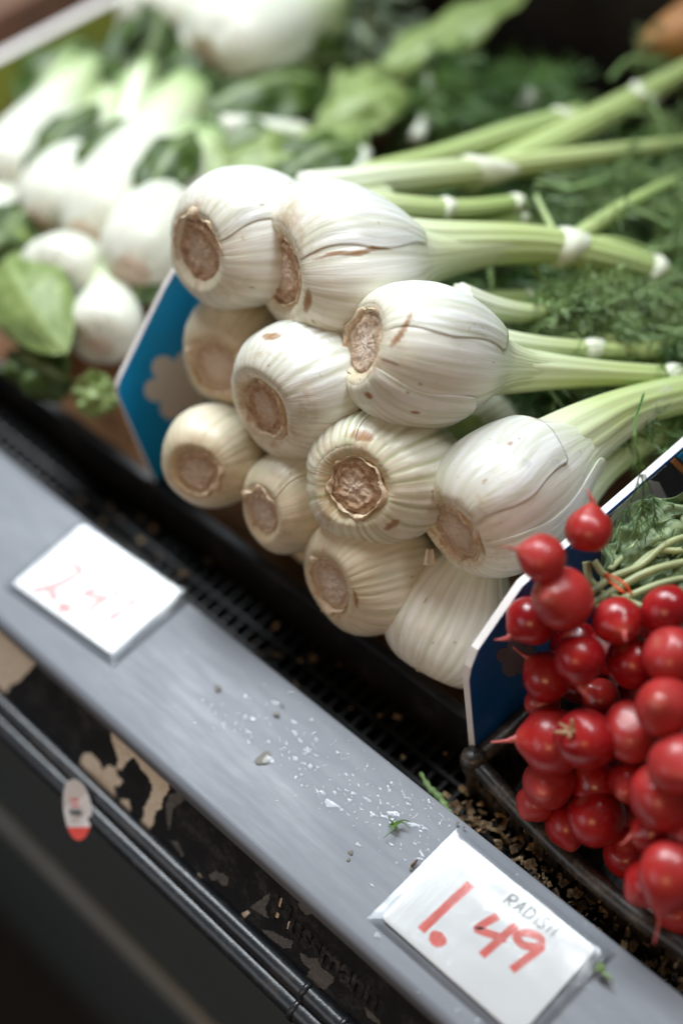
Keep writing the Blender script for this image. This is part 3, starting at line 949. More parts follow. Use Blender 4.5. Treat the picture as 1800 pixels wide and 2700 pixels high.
def fennel(label, root, neck, rmax, seed, rib=0.0007, nrib=34, flat=0.92, mat=None, sheaths=(), stalks=(), blem=(), rr=1.0, root_mt=None, nr=0.28, end=None, group='fennel bulbs in the crate', nu=220, nv=84):
    mat = mat or FEN
    p0, p1 = P(*root), P(*neck)
    L = np.linalg.norm(p1 - p0)
    az = (p1 - p0) / L
    cx = CAM - p0
    ax = cx - az * (cx @ az)
    ax /= np.linalg.norm(ax)
    ay = np.cross(az, ax)
    M = Matrix(((ax[0], ay[0], az[0], p0[0]), (ax[1], ay[1], az[1], p0[1]), (ax[2], ay[2], az[2], p0[2]), (0, 0, 0, 1)))
    e = empty('fennel', M)
    tag(e, label, 'fennel', group)
    if end is not None:                              # the neck bends into its main stalk
        q = P(*end) - p0
        end = (float(q @ ax), float(q @ ay))
    f = bulb_surface(L, rmax, flat, seed, rib, nrib, nr=nr, end=end)
    ts = np.linspace(0, 1, nv)
    rings, vein = [], []
    for t in ts:
        row = []
        for j in range(nu):
            row.append(f(j / nu * 2 * math.pi, t))
            vein.append(f.g)
        rings.append(row)
    spots = [(math.radians(q[0]), q[1], math.radians(q[2]), q[3], math.radians(q[5]) if len(q) > 5 else 0.0) for q in blem]
    rs = random.Random(seed * 11 + 5)
    for k in range(5):
        spots.append((rs.uniform(-1.5, 1.5), rs.uniform(0.12, 0.6), rs.uniform(0.01, 0.035), rs.uniform(0.006, 0.02), 0.0))

    def stain(th, t):
        v = 0.0
        for k, (a, t0, la, lt_, sh) in enumerate(spots):
            d = ((th - a - sh * (t - t0) / lt_ - 0.5 * la * math.sin(40 * t + k) + math.pi) % (2 * math.pi) - math.pi) / la
            e_ = (t - t0) / lt_
            q = d * d + e_ * e_
            if q < 2.5:
                v = max(v, (1.0 if k < len(blem) else 0.6) * max(0.0, 1.35 - q))
        return min(1.0, v)
    bm_ = MB().grid(rings, True, False, False, a=list(ts))
    bm_.vn = vein
    bm_.st = [stain(j / nu * 2 * math.pi, t) for t in ts for j in range(nu)]
    bm_.build('bulb', mat, e, world=False)
    r = random.Random(seed * 3 + 1)
    # cut root plate: lumpy disc sitting in the end, and its dried rim
    n, m = 72, 22
    R0 = rmax * 0.415 * rr
    rg = []
    for i in range(m):
        q = i / (m - 1)
        rg.append([(R0 * q * math.cos(a) * (1 + 0.16 * nz((math.cos(a) * 1.4, math.sin(a) * 1.4, 0), 1, seed * 2.3)), R0 * flat * q * math.sin(a) * (1 + 0.16 * nz((math.cos(a) * 1.4, math.sin(a) * 1.4, 0), 1, seed * 2.3)), L * 0.022 + (0.0011 * nz((q * 3 * math.cos(a), q * 3 * math.sin(a), seed), 1.6) + 0.0008 * nz((q * 9 * math.cos(a), q * 9 * math.sin(a), seed), 1.3) + 0.0012 * math.exp(-((q - 0.72 - 0.05 * math.sin(4 * a)) / 0.09) ** 2)) * -1 - 0.0022 * (1 - q * q) * (0.16 + 0.16 * math.sin(seed))) for a in np.linspace(0, 2 * math.pi, n, endpoint=False)])
    MB().grid(rg, True).build('root_plate', root_mt or ROOT, e, world=False)
    def rimr(q, i, a):
        w = nz((math.cos(a) * 1.4, math.sin(a) * 1.4, 0), 1, seed * 2.3)
        return (1 + 0.16 * w) + (q - 1) * max(0.15, min(1.3, 0.35 + 2.2 * nz((math.cos(a) * 2, math.sin(a) * 2, 5), 1, seed * 1.1))) + 0.05 * nz((math.cos(a) * 7, math.sin(a) * 7, i * 0.4), 1, seed)
    rg = []
    for i, (q, z) in enumerate(((0.90, 0.035), (0.96, 0.014), (1.00, 0.002), (1.07, -0.004), (1.15, 0.002), (1.24, 0.014), (1.20, 0.035))):
        rg.append([(R0 * math.cos(a) * rimr(q, i, a), R0 * flat * math.sin(a) * rimr(q, i, a), L * z + (0.0026 * nz((math.cos(a) * 3, math.sin(a) * 3, i * 0.3), 1, seed + 2) + 0.0012 * nz((math.cos(a) * 11, math.sin(a) * 11, i * 0.5), 1, seed)) * (1 if 0 < i < 6 else 0.4)) for a in np.linspace(0, 2 * math.pi, 72, endpoint=False)])
    MB().grid(rg, True).build('root_rim', ROOTRIM, e, world=False)
    # outer leaf bases lying over the bulb
    for (a0, a1, t0, t1, skew) in sheaths:
        rg, aa = [], []
        nn = 60
        sts, vns = [], []
        for j in range(nn):
            w = j / (nn - 1)
            row = []
            for i in range(90):
                q = i / 89
                th = math.radians(a0 + (a1 - a0) * (q + 0.02 * math.sin(9 * w + seed)))
                edge = 4 * q * (1 - q)
                tt = t0 + (t1 + skew * (q - 0.5) - t0) * w * (0.86 + 0.14 * edge ** 0.6) + 0.006 * math.sin(23 * q + seed) * w
                lift = 0.0006 + 0.0013 * min(1, edge * 3) + 0.0012 * max(0, (w - 0.8) / 0.2)
                row.append(f(th, tt, lift))
                vns.append(f.g)
                sts.append(max(stain(th, tt), 0.75 * max(0.0, (w - 0.965) / 0.035) * (0.4 + nz((q * 9, seed, 0), 1, 2))))
            rg.append(row)
            aa.append(t0 + (t1 - t0) * w)
        bm_ = MB().grid(rg, False, a=aa, u0=a0 / 360, u1=a1 / 360)
        bm_.st = sts
        bm_.vn = vns
        bm_.build('outer_sheath', mat, e, world=False, mods=(('SOLIDIFY', dict(thickness=0.0010, offset=-1.0)),))
    for sk in stalks:
        stalk(e, *sk, seed=seed)
    return e, f


def stalk(parent, pts, rads, nodes=(), l0=0.0, l1=1.0, branches=(), seed=0):
    p = catmull([P(*q) for q in pts], 44)
    rd = catmull([(q, 0, 0) for q in rads], 44)[:, 0]
    ph = seed * 1.3

    def sec(a):
        return 1 + 0.05 * math.cos(11 * a + ph) - (0.18 * math.exp(-((a - 1.6) % 6.283 / 0.5) ** 2)) - 0.10 * abs(math.sin(a + ph))
    t = np.linspace(l0, l1, 44)
    s = MB().tube(p, rd, 40, True, a=list(t), sec=sec).build('stalk', STALK, parent)
    r = random.Random(seed * 7 + 2)
    for q in nodes:
        k = int(q * 43)
        k = min(40, max(3, k))
        seg = p[k - 1:k + 2]
        seg = catmull(seg, 9)
        w = rd[k] * np.array([0.97, 1.03, 1.09, 1.14, 1.15, 1.12, 1.08, 1.03, 0.96])
        rings = tube_rings(seg, w, 26)
        for i, rg in enumerate(rings):
            for j in range(26):
                rg[j] = rg[j] + (seg[-1] - seg[0]) * (0.55 * math.sin(j / 26 * 6.283 + ph) + 0.25 * math.sin(2 * j / 26 * 6.283 + 2 * ph)) * (0.4 + i / 12)
        MB().grid(rings, True).build('node', NODE, s)
    for (q, tip, r0, mid) in branches:
        k = int(q * 43)
        bp = catmull([p[k], (p[k] + P(*tip)) / 2 + np.array(mid), P(*tip)], 20)
        MB().tube(bp, np.linspace(r0, r0 * 0.6, 20), 14, True, a=list(np.linspace(0.5, 1, 20))).build('branch', STALK, s)
    return s


BR = BLEM
F3 = fennel('large glossy fennel bulb at centre with brown slit beside its root', (833, 790, 0.812), (1168, 850, 0.862), 0.0455, 3, 0.00045, 40, 0.94, FEN,
            sheaths=((-172, -20, 0.11, 0.66, 0.10), (28, 112, 0.11, 0.56, -0.10)),
            blem=((-20, 0.215, 6.5, 0.045, BR, -15), (48, 0.36, 2, 0.02, BR), (62, 0.19, 5, 0.02, BR), (14, 0.19, 1.6, 0.05, BR)), rr=1.12, nr=0.20, end=(1362, 857, 0.889),
            stalks=(([(1040, 838, 0.850), (1190, 850, 0.866), (1380, 858, 0.892), (1568, 868, 0.918), (1700, 880, 0.936)], [0.023, 0.0148, 0.0090, 0.0078, 0.0075], (0.70,), 0.12, 0.66),
                    ([(1030, 770, 0.862), (1160, 792, 0.880), (1340, 806, 0.912), (1568, 802, 0.945), (1660, 800, 0.96)], [0.017, 0.0100, 0.0076, 0.0072, 0.006], (0.52, 0.86), 0.05, 0.8, ((0.52, (1560, 705, 0.955), 0.0042, (0, 0, 0.002)),)),
                    ([(1050, 690, 0.875), (1140, 712, 0.895), (1230, 718, 0.92), (1330, 692, 0.95)], [0.012, 0.0085, 0.0062, 0.004], (), 0.05, 0.6)))
F9 = fennel('big smooth fennel bulb pressed against the blue divider by the radishes', (1040, 1222, 0.818), (1342, 1010, 0.868), 0.0440, 9, 0.00022, 44, 0.95, FEN,
            sheaths=((40, 165, 0.09, 0.70, -0.20), (-150, 10, 0.10, 0.55, 0.12)), blem=((52, 0.13, 24, 0.012, ROOTRIM),), rr=1.05, nr=0.27, end=(1500, 922, 0.889),
            stalks=(([(1190, 1090, 0.842), (1330, 1000, 0.862), (1440, 940, 0.880), (1568, 905, 0.9), (1680, 890, 0.915)], [0.026, 0.0195, 0.0135, 0.0118, 0.011], (), 0.12, 0.9),
                    ([(1250, 1190, 0.868), (1370, 1075, 0.895), (1470, 1010, 0.915), (1568, 965, 0.935)], [0.022, 0.014, 0.011, 0.010], (), 0.05, 0.95)))
F8 = fennel('green ribbed fennel bulb with wrinkled skin below the central bulb', (812, 1118, 0.817), (1010, 1065, 0.905), 0.0445, 8, 0.0013, 36, 0.97, FENG,
            sheaths=((-150, -70, 0.10, 0.66, 0.0),), blem=((-70, 0.19, 14, 0.03, BR), (60, 0.2, 10, 0.02, ROOTRIM)), rr=0.92, root_mt=ROOTD,
            stalks=(([(980, 1040, 0.895), (1080, 1005, 0.925), (1190, 985, 0.965)], [0.024, 0.020, 0.012], (), 0.3, 0.8),))
F4 = fennel('fennel bulb with tan spot on top left of the ribbed green one', (602, 938, 0.852), (890, 820, 0.902), 0.0470, 4, 0.0008, 40, 0.96, FEN,
            sheaths=((-120, 30, 0.11, 0.6, 0.1),), blem=((-62, 0.30, 9, 0.025, ROOTRIM),), rr=0.95, root_mt=ROOTD,
            stalks=(([(1060, 705, 0.93), (1160, 694, 0.945), (1300, 690, 0.965)], [0.009, 0.008, 0.006], (0.7,), 0.35, 0.8),))
F2 = fennel('fennel bulb at the top of the pile with peeling brown edged layer', (645, 622, 0.850), (975, 585, 0.905), 0.0530, 2, 0.0005, 38, 0.95, FEN,
            sheaths=((-178, -12, 0.10, 0.64, 0.26),), blem=((-8, 0.34, 2.2, 0.15, ROOTRIM), (30, 0.16, 16, 0.02, BR)), rr=0.95, root_mt=ROOTD, nr=0.24, end=(1166, 563, 0.930),
            stalks=(([(840, 580, 0.892), (980, 566, 0.905), (1235, 562, 0.94), (1440, 604, 0.965), (1560, 650, 0.985)], [0.028, 0.0175, 0.0130, 0.0115, 0.009], (0.56, 0.84), 0.10, 0.85,
                     ((0.57, (1568, 405, 1.03), 0.0065, (0, 0, 0.004)), (0.57, (1500, 580, 0.985), 0.0042, (0, 0, 0.008)), (0.57, (1230, 450, 0.97), 0.003, (0, 0, 0.0)))),
                    ([(820, 470, 0.925), (1040, 482, 0.955), (1200, 466, 0.985)], [0.010, 0.0075, 0.006], (0.45, 0.98), 0.25, 0.9),
                    ([(840, 520, 0.93), (1080, 502, 0.97), (1210, 506, 0.99)], [0.008, 0.0065, 0.006], (0.95,), 0.45, 0.9)))
F1 = fennel('leftmost big fennel bulb on the pile with deep brown root hollow', (455, 582, 0.866), (735, 505, 0.925), 0.0460, 1, 0.0005, 36, 0.96, FEN, rr=1.25, root_mt=ROOTD,
            sheaths=((-150, -10, 0.11, 0.6, 0.1),),
            stalks=(([(700, 450, 0.94), (880, 418, 0.97), (1180, 381, 1.01), (1500, 338, 1.055), (1600, 325, 1.07)], [0.017, 0.0125, 0.0092, 0.0062, 0.005], (0.46,), 0.05, 0.8),
                    ([(840, 405, 1.0), (1000, 365, 1.03), (1180, 305, 1.06), (1330, 262, 1.085)], [0.010, 0.0098, 0.0095, 0.0085], (0.93,), 0.5, 0.92)))
F5 = fennel('shaded fennel bulb at left under the top bulbs by the blue divider', (497, 842, 0.905), (660, 730, 0.975), 0.0400, 5, 0.0006, 34, 0.96, FENSHADE, rr=1.2,
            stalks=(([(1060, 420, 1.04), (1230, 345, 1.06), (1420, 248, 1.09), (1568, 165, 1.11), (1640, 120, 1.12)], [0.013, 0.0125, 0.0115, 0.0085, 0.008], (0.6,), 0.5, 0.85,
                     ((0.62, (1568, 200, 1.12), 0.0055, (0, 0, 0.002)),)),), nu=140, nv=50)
F6 = fennel('small pale fennel bulb lowest left beside the blue divider', (450, 1082, 0.885), (580, 985, 0.955), 0.0340, 6, 0.0004, 34, 0.96, FENSHADE, rr=1.1, nu=140, nv=50)
F7 = fennel('small tan fennel bulb low in the pile with oval brown root', (604, 1182, 0.872), (815, 1085, 0.918), 0.0345, 7, 0.0005, 34, 0.94, FENSHADE, rr=1.15, sheaths=((-130, -20, 0.10, 0.55, 0.0),), nu=140, nv=50)
F10 = fennel('tan ribbed fennel bulb on the crate bottom under the green ribbed one', (757, 1342, 0.854), (1000, 1235, 0.905), 0.0420, 10, 0.0010, 38, 0.95, FENSHADE, rr=1.05, blem=((35, 0.16, 16, 0.014, BR),))
F11 = fennel('upright ribbed fennel bulb at the front right corner by the divider', (985, 1535, 0.880), (1120, 1230, 0.872), 0.0425, 11, 0.0012, 34, 0.96, FEN, rr=1.0)
# bulbs that only peep out between the others
fennel('dim fennel bulb in the gap behind the tan spotted bulb', (700, 745, 0.945), (860, 700, 0.99), 0.034, 12, 0.0005, 30, 0.95, FENSHADE, nu=100, nv=40)
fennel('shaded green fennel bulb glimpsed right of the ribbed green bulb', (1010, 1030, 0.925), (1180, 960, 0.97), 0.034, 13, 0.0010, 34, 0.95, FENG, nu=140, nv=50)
fennel('shaded fennel bulb low between the small tan bulbs', (690, 1235, 0.955), (860, 1160, 0.99), 0.030, 14, 0.0004, 30, 0.95, FENSHADE, nu=100, nv=40)

# papery scrap caught between two bulbs
b = MB()
sc0 = P(985, 1283, 0.835)
rg = []
for i in range(9):
    rg.append([sc0 + R_[0] * (0.0075 * (j / 8 - 0.5) * (1 - 0.5 * i / 8)) - R_[1] * (0.0095 * (i / 8 - 0.4)) - R_[2] * (0.003 * math.sin(j * 0.7) + 0.0016 * nz((i, j, 0), 0.7, 3)) for j in range(9)])
tag(MB().grid(rg, False).build('root_scrap', CREAM, None, mods=(('SOLIDIFY', dict(thickness=0.0008)),)), 'dry papery root scrap wedged between two fennel bulbs', 'scrap')


# ------------------------------------------------------------------ feathery fronds
def thread(b, p, r, n=3):
    t, U, V = frames(np.asarray(p))
    m = len(p)
    v, f = [], []
    for i in range(m):
        rr2 = r * (1 - 0.75 * i / (m - 1))
        for k in range(3):
            a = k * 2.0944
            v.append(p[i] + rr2 * (math.cos(a) * U[i] + math.sin(a) * V[i]))
    for i in range(m - 1):
        for k in range(3):
            k2 = (k + 1) % 3
            f.append((i * 3 + k, i * 3 + k2, i * 3 + 3 + k2, i * 3 + 3 + k))
    b.add(v, f)


def sprig(b, o, d, L, r, thick=0.0009, nb=7, nf=7, droop=0.4, fine=0.00042):
    o, d = np.asarray(o, float), np.asarray(d, float)
    d = d / np.linalg.norm(d)
    side = np.cross(d, [r.uniform(-1, 1), r.uniform(-1, 1), 1.0])
    side /= np.linalg.norm(side)
    pts = [o + d * L * t + side * L * 0.18 * math.sin(2.2 * t + r.random()) * t - np.array([0, 0, droop * L * t * t]) for t in np.linspace(0, 1, 7)]
    main = catmull(pts, 9)
    thread(b, main, thick)
    T, U, V = frames(main)
    for i in range(nb):
        q = 1 + (i / nb) * 7
        k = min(7, int(q))
        base = main[k]
        a = r.uniform(0, 6.28)
        bd = T[k] * r.uniform(0.3, 0.9) + (U[k] * math.cos(a) + V[k] * math.sin(a))
        bd /= np.linalg.norm(bd)
        bl = L * r.uniform(0.22, 0.45) * (1.1 - 0.5 * i / nb)
        bp = [base, base + bd * bl * 0.5 + T[k] * bl * 0.1, base + bd * bl + T[k] * bl * 0.35 - np.array([0, 0, 0.1 * bl])]
        thread(b, bp, thick * 0.6)
        for j in range(nf):
            s = r.uniform(0.25, 1.0)
            c = base + bd * bl * s
            fd = bd * r.uniform(0.4, 1) + np.array([r.gauss(0, 1), r.gauss(0, 1), r.gauss(0, 1)]) * 0.55
            fd /= np.linalg.norm(fd)
            fl = bl * r.uniform(0.35, 0.75)
            curl = np.array([r.gauss(0, 1), r.gauss(0, 1), r.gauss(0, 1)]) * fl * 0.12
            thread(b, [c, c + fd * fl * 0.5 + curl, c + fd * fl], fine)


RIGHT, UP = R_[0], -R_[1]
b = MB()
r = random.Random(21)
for i in range(560):                              # the dark mass under the stalks
    x, y = r.uniform(960, 1660), r.uniform(360, 1010)
    q = onplane(x, y, (0, 0, r.uniform(0.0, 0.065) + 0.015), (0, -0.02, 1))
    if q[1] < 0.27 or q[0] < -0.36:
        continue
    d = RIGHT * r.uniform(0.1, 1) + UP * r.uniform(-0.7, 0.7) + np.array([0, 0, r.uniform(0.0, 0.7)])
    sprig(b, q, d, r.uniform(0.03, 0.065), r, 0.0009, 8, 9, r.uniform(0.1, 0.6))
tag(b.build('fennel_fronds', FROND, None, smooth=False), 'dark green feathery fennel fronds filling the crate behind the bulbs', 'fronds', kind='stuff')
b = MB()
for i in range(60):                               # lighter sprays lying on top
    x, y = r.uniform(1180, 1640), r.uniform(330, 830)
    q = onplane(x, y, (0, 0, r.uniform(0.075, 0.105)), (0, 0, 1))
    d = RIGHT * r.uniform(0.2, 1) + UP * r.uniform(-0.6, 0.6) + np.array([0, 0, r.uniform(-0.1, 0.4)])
    sprig(b, q, d, r.uniform(0.04, 0.085), r, 0.0013, 6, 8, 0.3, 0.0006)
for (x, y, d_, L) in ((1180, 715, 0.925, 0.05), (1230, 720, 0.93, 0.05), (1290, 690, 0.935, 0.05), (1330, 680, 0.94, 0.045), (1300, 720, 0.93, 0.05), (1360, 700, 0.94, 0.05), (1390, 690, 0.95, 0.05)):
    for k in range(5):
        sprig(b, P(x + r.uniform(-15, 15), y + r.uniform(-15, 15), d_), RIGHT + UP * r.uniform(-0.5, 0.45) + R_[2] * r.uniform(-0.3, 0.2), L, r, 0.0010, 10, 12, 0.15, 0.00055)
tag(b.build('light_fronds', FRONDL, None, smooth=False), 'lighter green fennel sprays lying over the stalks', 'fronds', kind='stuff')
b = MB()
for (x0, y0, x1, y1, d0, d1, r0) in ((1215, 600, 1295, 690, .95, .945, .0026), (1125, 620, 1135, 695, .955, .95, .0022), (1330, 640, 1568, 720, .955, .97, .002), (1290, 440, 1500, 400, 1.0, 1.03, .0024), (1350, 520, 1600, 470, .985, 1.0, .002),
                                    (1230, 420, 1420, 440, 1.01, 1.02, .0022), (1400, 620, 1600, 560, .965, .975, .0022), (1340, 760, 1480, 700, .935, .95, .0020), (1440, 760, 1600, 730, .94, .95, .0022), (1260, 940, 1390, 1000, .93, .92, .002),
                                    (1400, 180, 1480, 130, 1.1, 1.12, .0025), (1430, 260, 1568, 290, 1.08, 1.09, .0022), (1480, 210, 1530, 330, 1.09, 1.06, .002), (1450, 480, 1560, 530, .985, .98, .002)):
    q0, q1 = P(x0, y0, d0), P(x1, y1, d1)
    p = catmull([q0, (q0 + q1) / 2 + UP * r.uniform(-.004, .006), q1], 16)
    b.tube(p, np.linspace(r0, r0 * 0.55, 16), 8)
    for k in range(5):
        sprig(b, p[6 + 2 * k if 6 + 2 * k < 16 else 15], (q1 - q0) / np.linalg.norm(q1 - q0) + UP * r.uniform(-.8, .8) - R_[2] * r.uniform(0, .4), r.uniform(.025, .045), r, 0.0009, 7, 9, .2, .0005)
tag(b.build('frond_stems', FRONDL, None), 'thin pale green frond stems threading through the dark fronds', 'stems', kind='stuff')
# sprig hanging over the board edge
b = MB()
r = random.Random(5)
for k in range(3):
    main = catmull([P(1478, 905, 0.862), P(1456, 985, 0.775), P(1468 + 4 * k, 1080, 0.781), P(1448 + 26 * k, 1150, 0.794), P(1420 + 38 * k, 1215, 0.802)], 18)
    if k:
        main = catmull(list(main[9:]) , 18)
    thread(b, main, 0.0010 - 0.0002 * k)
    for j in range(26):
        i = r.randint(6, 17)
        c = main[i]
        fd = UP * r.uniform(-1, -0.3) + RIGHT * r.uniform(-0.8, 0.8) - R_[2] * r.uniform(-0.2, 0.3)
        fl = r.uniform(0.006, 0.018)
        fd /= np.linalg.norm(fd)
        thread(b, [c, c + fd * fl * 0.5 + RIGHT * r.uniform(-0.002, 0.002), c + fd * fl - np.array([0, 0, 0.003])], 0.00042)
hs = tag(b.build('hanging_sprig', FROND, None, smooth=False), 'thin fennel sprig hanging over the white board edge above the radishes', 'sprig')
# sprig lying on the ledge
b = MB()
r = random.Random(9)
q0 = onplane(885, 1905, (0, 0, 0.0012), (0, 0, 1))
for (x, y) in ((940, 1902), (925, 1885), (895, 1875), (880, 1925), (945, 1890), (915, 1915), (905, 1880)):
    e_ = onplane(x, y, (0, 0, 0.0015), (0, 0, 1))
    s_ = onplane(905 + r.uniform(-12, 15), 1898 + r.uniform(-6, 6), (0, 0, 0.002), (0, 0, 1))
    thread(b, catmull([s_, (s_ + e_) / 2 + np.array([r.uniform(-.002, .002), r.uniform(-.002, .002), 0.002]), e_], 7), 0.0007)
tag(b.build('frond_scrap', FROND, None, smooth=False), 'tiny green fennel wisp lying on the wet grey ledge', 'scrap')
b = MB()
MB_p = catmull([onplane(x, y, (0, 0, z), (0, 0, 1)) for x, y, z in ((965, 1775, -0.014), (985, 1810, -0.012), (1010, 1835, -0.012), (1030, 1868, -0.012), (1060, 1890, -0.014))], 24)
b.tube(MB_p, np.array([0.001 + 0.0018 * math.sin(math.pi * i / 23) + 0.0006 * math.sin(i * 1.9) for i in range(24)]), 8)
tag(b.build('stem_scrap', FRONDL, None), 'withered green stem scrap lying on the dark grille behind ledge', 'scrap')

# ------------------------------------------------------------------ radishes


def radish_mesh(seed):
    b = MB()
    r = random.Random(seed)
    n, m = 36, 26
    ph = r.uniform(0, 6)
    rings = []
    for i in range(m):
        t = i / (m - 1)
        a = math.pi * t
        z = -math.cos(a)
        rad = math.sin(a) ** 0.94
        if z < -0.80:
            z = z - 0.10 * ((-0.80 - z) / 0.2) ** 2 * 2
        if z > 0.86:
            z = z - 0.10 * ((z - 0.86) / 0.14)
        rings.append([((rad * (1 + 0.05 * math.sin(2 * q + ph) + 0.025 * math.sin(3 * q + 2 * ph + 2 * z)) + 1e-4) * math.cos(q), (rad * (1 + 0.035 * math.sin(2 * q + ph + 1)) + 1e-4) * math.sin(q), z * (0.98 + 0.08 * (seed % 3 - 1))) for q in np.linspace(0, 2 * math.pi, n, endpoint=False)])
    b.grid(rings)
    return b


def scaled(b, k):
    c = MB()
    c.v, c.f, c.uv, c.a = [tuple(np.array(p) * k) for p in b.v], b.f, b.uv, b.a
    return c


RM = [scaled(radish_mesh(s), 0.016) for s in range(6)]
RMESH = []
for i, b in enumerate(RM):
    o = b.build('radish', RAD, None, world=False)
    RMESH.append(o.data)
    COL.objects.unlink(o)
    bpy.data.objects.remove(o)
TM, CM = [], []
for s in range(3):
    r = random.Random(40 + s)
    p = catmull([(0, 0, -0.0150), (0.0004, 0, -0.0185), (0.002 * (s - 1), 0.001, -0.0225), (0.004 * (s - 1), 0.002 * s, -0.026 - 0.004 * s)], 14)
    o = MB().tube(p, (np.linspace(1, 0.0, 14) ** 1.6 * 0.0030 + 0.0005) * (1 + 0.15 * np.sin(np.arange(14) * 2.1)), 10).build('tail', RTAIL, None, world=False)
    TM.append(o.data)
    bpy.data.objects.remove(o)
    b = MB()
    for k in range(5):
        a = k * 1.26 + r.uniform(-.3, .3)
        e = np.array([math.cos(a), math.sin(a), 0])
        b.tube(catmull([e * 0.001 + (0, 0, 0.0135), e * 0.003 + (0, 0, 0.0165), e * 0.0055 + (0, 0, 0.0185 + r.uniform(0, 0.003))], 7), np.linspace(0.0019, 0.0007, 7) * r.uniform(0.6, 1.1), 7)
    o = b.build('crown_stub', RCUT, None, world=False)
    CM.append(o.data)
    bpy.data.objects.remove(o)


def radish(x, y, d, rpx, tail, label, i, tailpart=True, crown=True):
    """tail: picture direction (dx, dy, toward camera) in which the root tip points"""
    p = P(x, y, d)
    rad = rpx * K * d / 3750
    while p[0] - rad < XR + 0.0025 and d > 0.7:
        d -= 0.002
        p = P(x, y, d)
        rad = rpx * K * d / 3750
    z = -(RIGHT * tail[0] - UP * tail[1] - R_[2] * tail[2])
    z = Vector(z / np.linalg.norm(z))
    Mx = z.to_track_quat('Z', 'Y').to_matrix().to_4x4()
    M = Matrix.Translation(Vector(p)) @ Mx @ Matrix.Scale(rad / 0.016, 4)
    o = link(bpy.data.objects.new('radish', RMESH[i % 6]), None, M)
    tag(o, label, 'radish', 'radishes heaped in the basket')
    if tailpart:
        link(bpy.data.objects.new('tail', TM[i % 3]), o, Matrix.Rotation(i * 1.1, 4, 'Z'))
    if crown:
        link(bpy.data.objects.new('crown_stub', CM[i % 3]), o, Matrix.Rotation(i * 0.7, 4, 'Z'))


RL = [
    (1352, 1218, .775, 58, (.08, -1, .12), 'topmost radish, tail pointing straight up against the board edge'),
    (1245, 1282, .782, 55, (-.9, -.3, .2), 'dull radish leaning on the divider left of the topmost one'),
    (1291, 1375, .760, 73, (-.55, -.1, .85), 'largest radish, pale root tip facing the viewer'),
    (1218, 1425, .787, 58, (-.85, .6, .2), 'radish with ragged pink tail hanging left over the divider'),
    (1417, 1426, .765, 57, (.05, .3, .9), 'radish below the orange tie, root tip facing outward'),
    (1530, 1398, .758, 56, (-.8, .5, -.3), 'radish below the curly leaves near the right edge'),
    (1330, 1512, .765, 62, (.05, 1, .25), 'radish with long pale tail hanging straight down'),
    (1258, 1555, .790, 58, (-.8, -.75, .1), 'radish with an orange glint, left behind the long tailed one'),
    (1455, 1522, .775, 64, (.5, .6, -.5), 'dark radish between the long tailed and the dull plum ones'),
    (1540, 1505, .748, 68, (.6, .5, -.4), 'dull plum radish with soft shine at the right edge'),
    (1380, 1605, .795, 46, (-.5, -.4, .2), 'small shaded radish deep below the long tailed one'),
    (1528, 1625, .740, 70, (-.45, -.3, .9), 'bright red radish with pale spot, right of the cut one'),
    (1245, 1615, .805, 42, (.2, -.3, .5), 'small radish with a red stub, tucked against the blue board'),
    (1268, 1702, .788, 76, (-1, -.05, .05), 'radish with wet tail stub pointing left, beside the cut one'),
    (1345, 1698, .770, 72, (.5, .3, -.5), 'radish with cut leaf stubs facing the viewer'),
    (1450, 1680, .768, 72, (.2, .5, -.6), 'deep red radish between the cut one and the bright spotted one'),
    (1560, 1755, .730, 72, (.2, .2, .9), 'orange red radish cropped by the right edge'),
    (1262, 1795, .797, 63, (-.3, .2, .8), 'radish with a tiny scab low at the left'),
    (1365, 1800, .795, 56, (-.5, -.6, .2), 'shaded radish directly under the cut one'),
    (1450, 1798, .772, 52, (-.3, .2, .4), 'small dark radish left of the big dull one'),
    (1520, 1832, .745, 78, (.3, .6, -.3), 'big dull radish below the orange red one'),
    (1228, 1845, .808, 44, (-.5, .5, .2), 'half hidden radish at lower left above the rim'),
    (1368, 1875, .790, 68, (.5, .6, -.3), 'round radish with orange glint just above the basket rim'),
    (1300, 1895, .806, 50, (.1, .6, .4), 'shaded radish behind the middle of the rim'),
    (1497, 1912, .760, 52, (-1, .15, .35), 'knobbly bright radish with pointed stub to the left'),
    (1490, 2030, .757, 56, (-.5, .4, .0), 'dark radish half behind the lowest one'),
    (1540, 2008, .735, 76, (-.38, 1, .15), 'lowest radish with red tail touching the basket rim'),
    (1590, 1920, .745, 60, (.3, .2, .4), 'radish cropped at the right edge above the lowest one'),
    (1600, 1590, .750, 60, (.3, .2, .4), 'radish sliver at right edge beside the bright spotted one'),
]
for i, (x, y, d, rp_, tl, lab) in enumerate(RL):
    radish(x, y, d, rp_, tl, lab, i, i in (0, 1, 2, 3, 4, 6, 7, 13, 24, 26), i == 14)
# unseen layer below keeps the heap from showing through
for i, (x, y, d) in enumerate(((1400, 1720, .83), (1470, 1610, .82), (1480, 1750, .80), (1420, 1880, .815), (1560, 1560, .79), (1340, 1560, .825), (1320, 1480, .82), (1400, 1500, .81), (1490, 1450, .80), (1310, 1780, .83), (1440, 1960, .80), (1560, 2090, .775))):
    radish(x, y, d, 58, (.3, .4, -.6), 'shaded radish in the lower layer showing only through gaps', i, False, False)

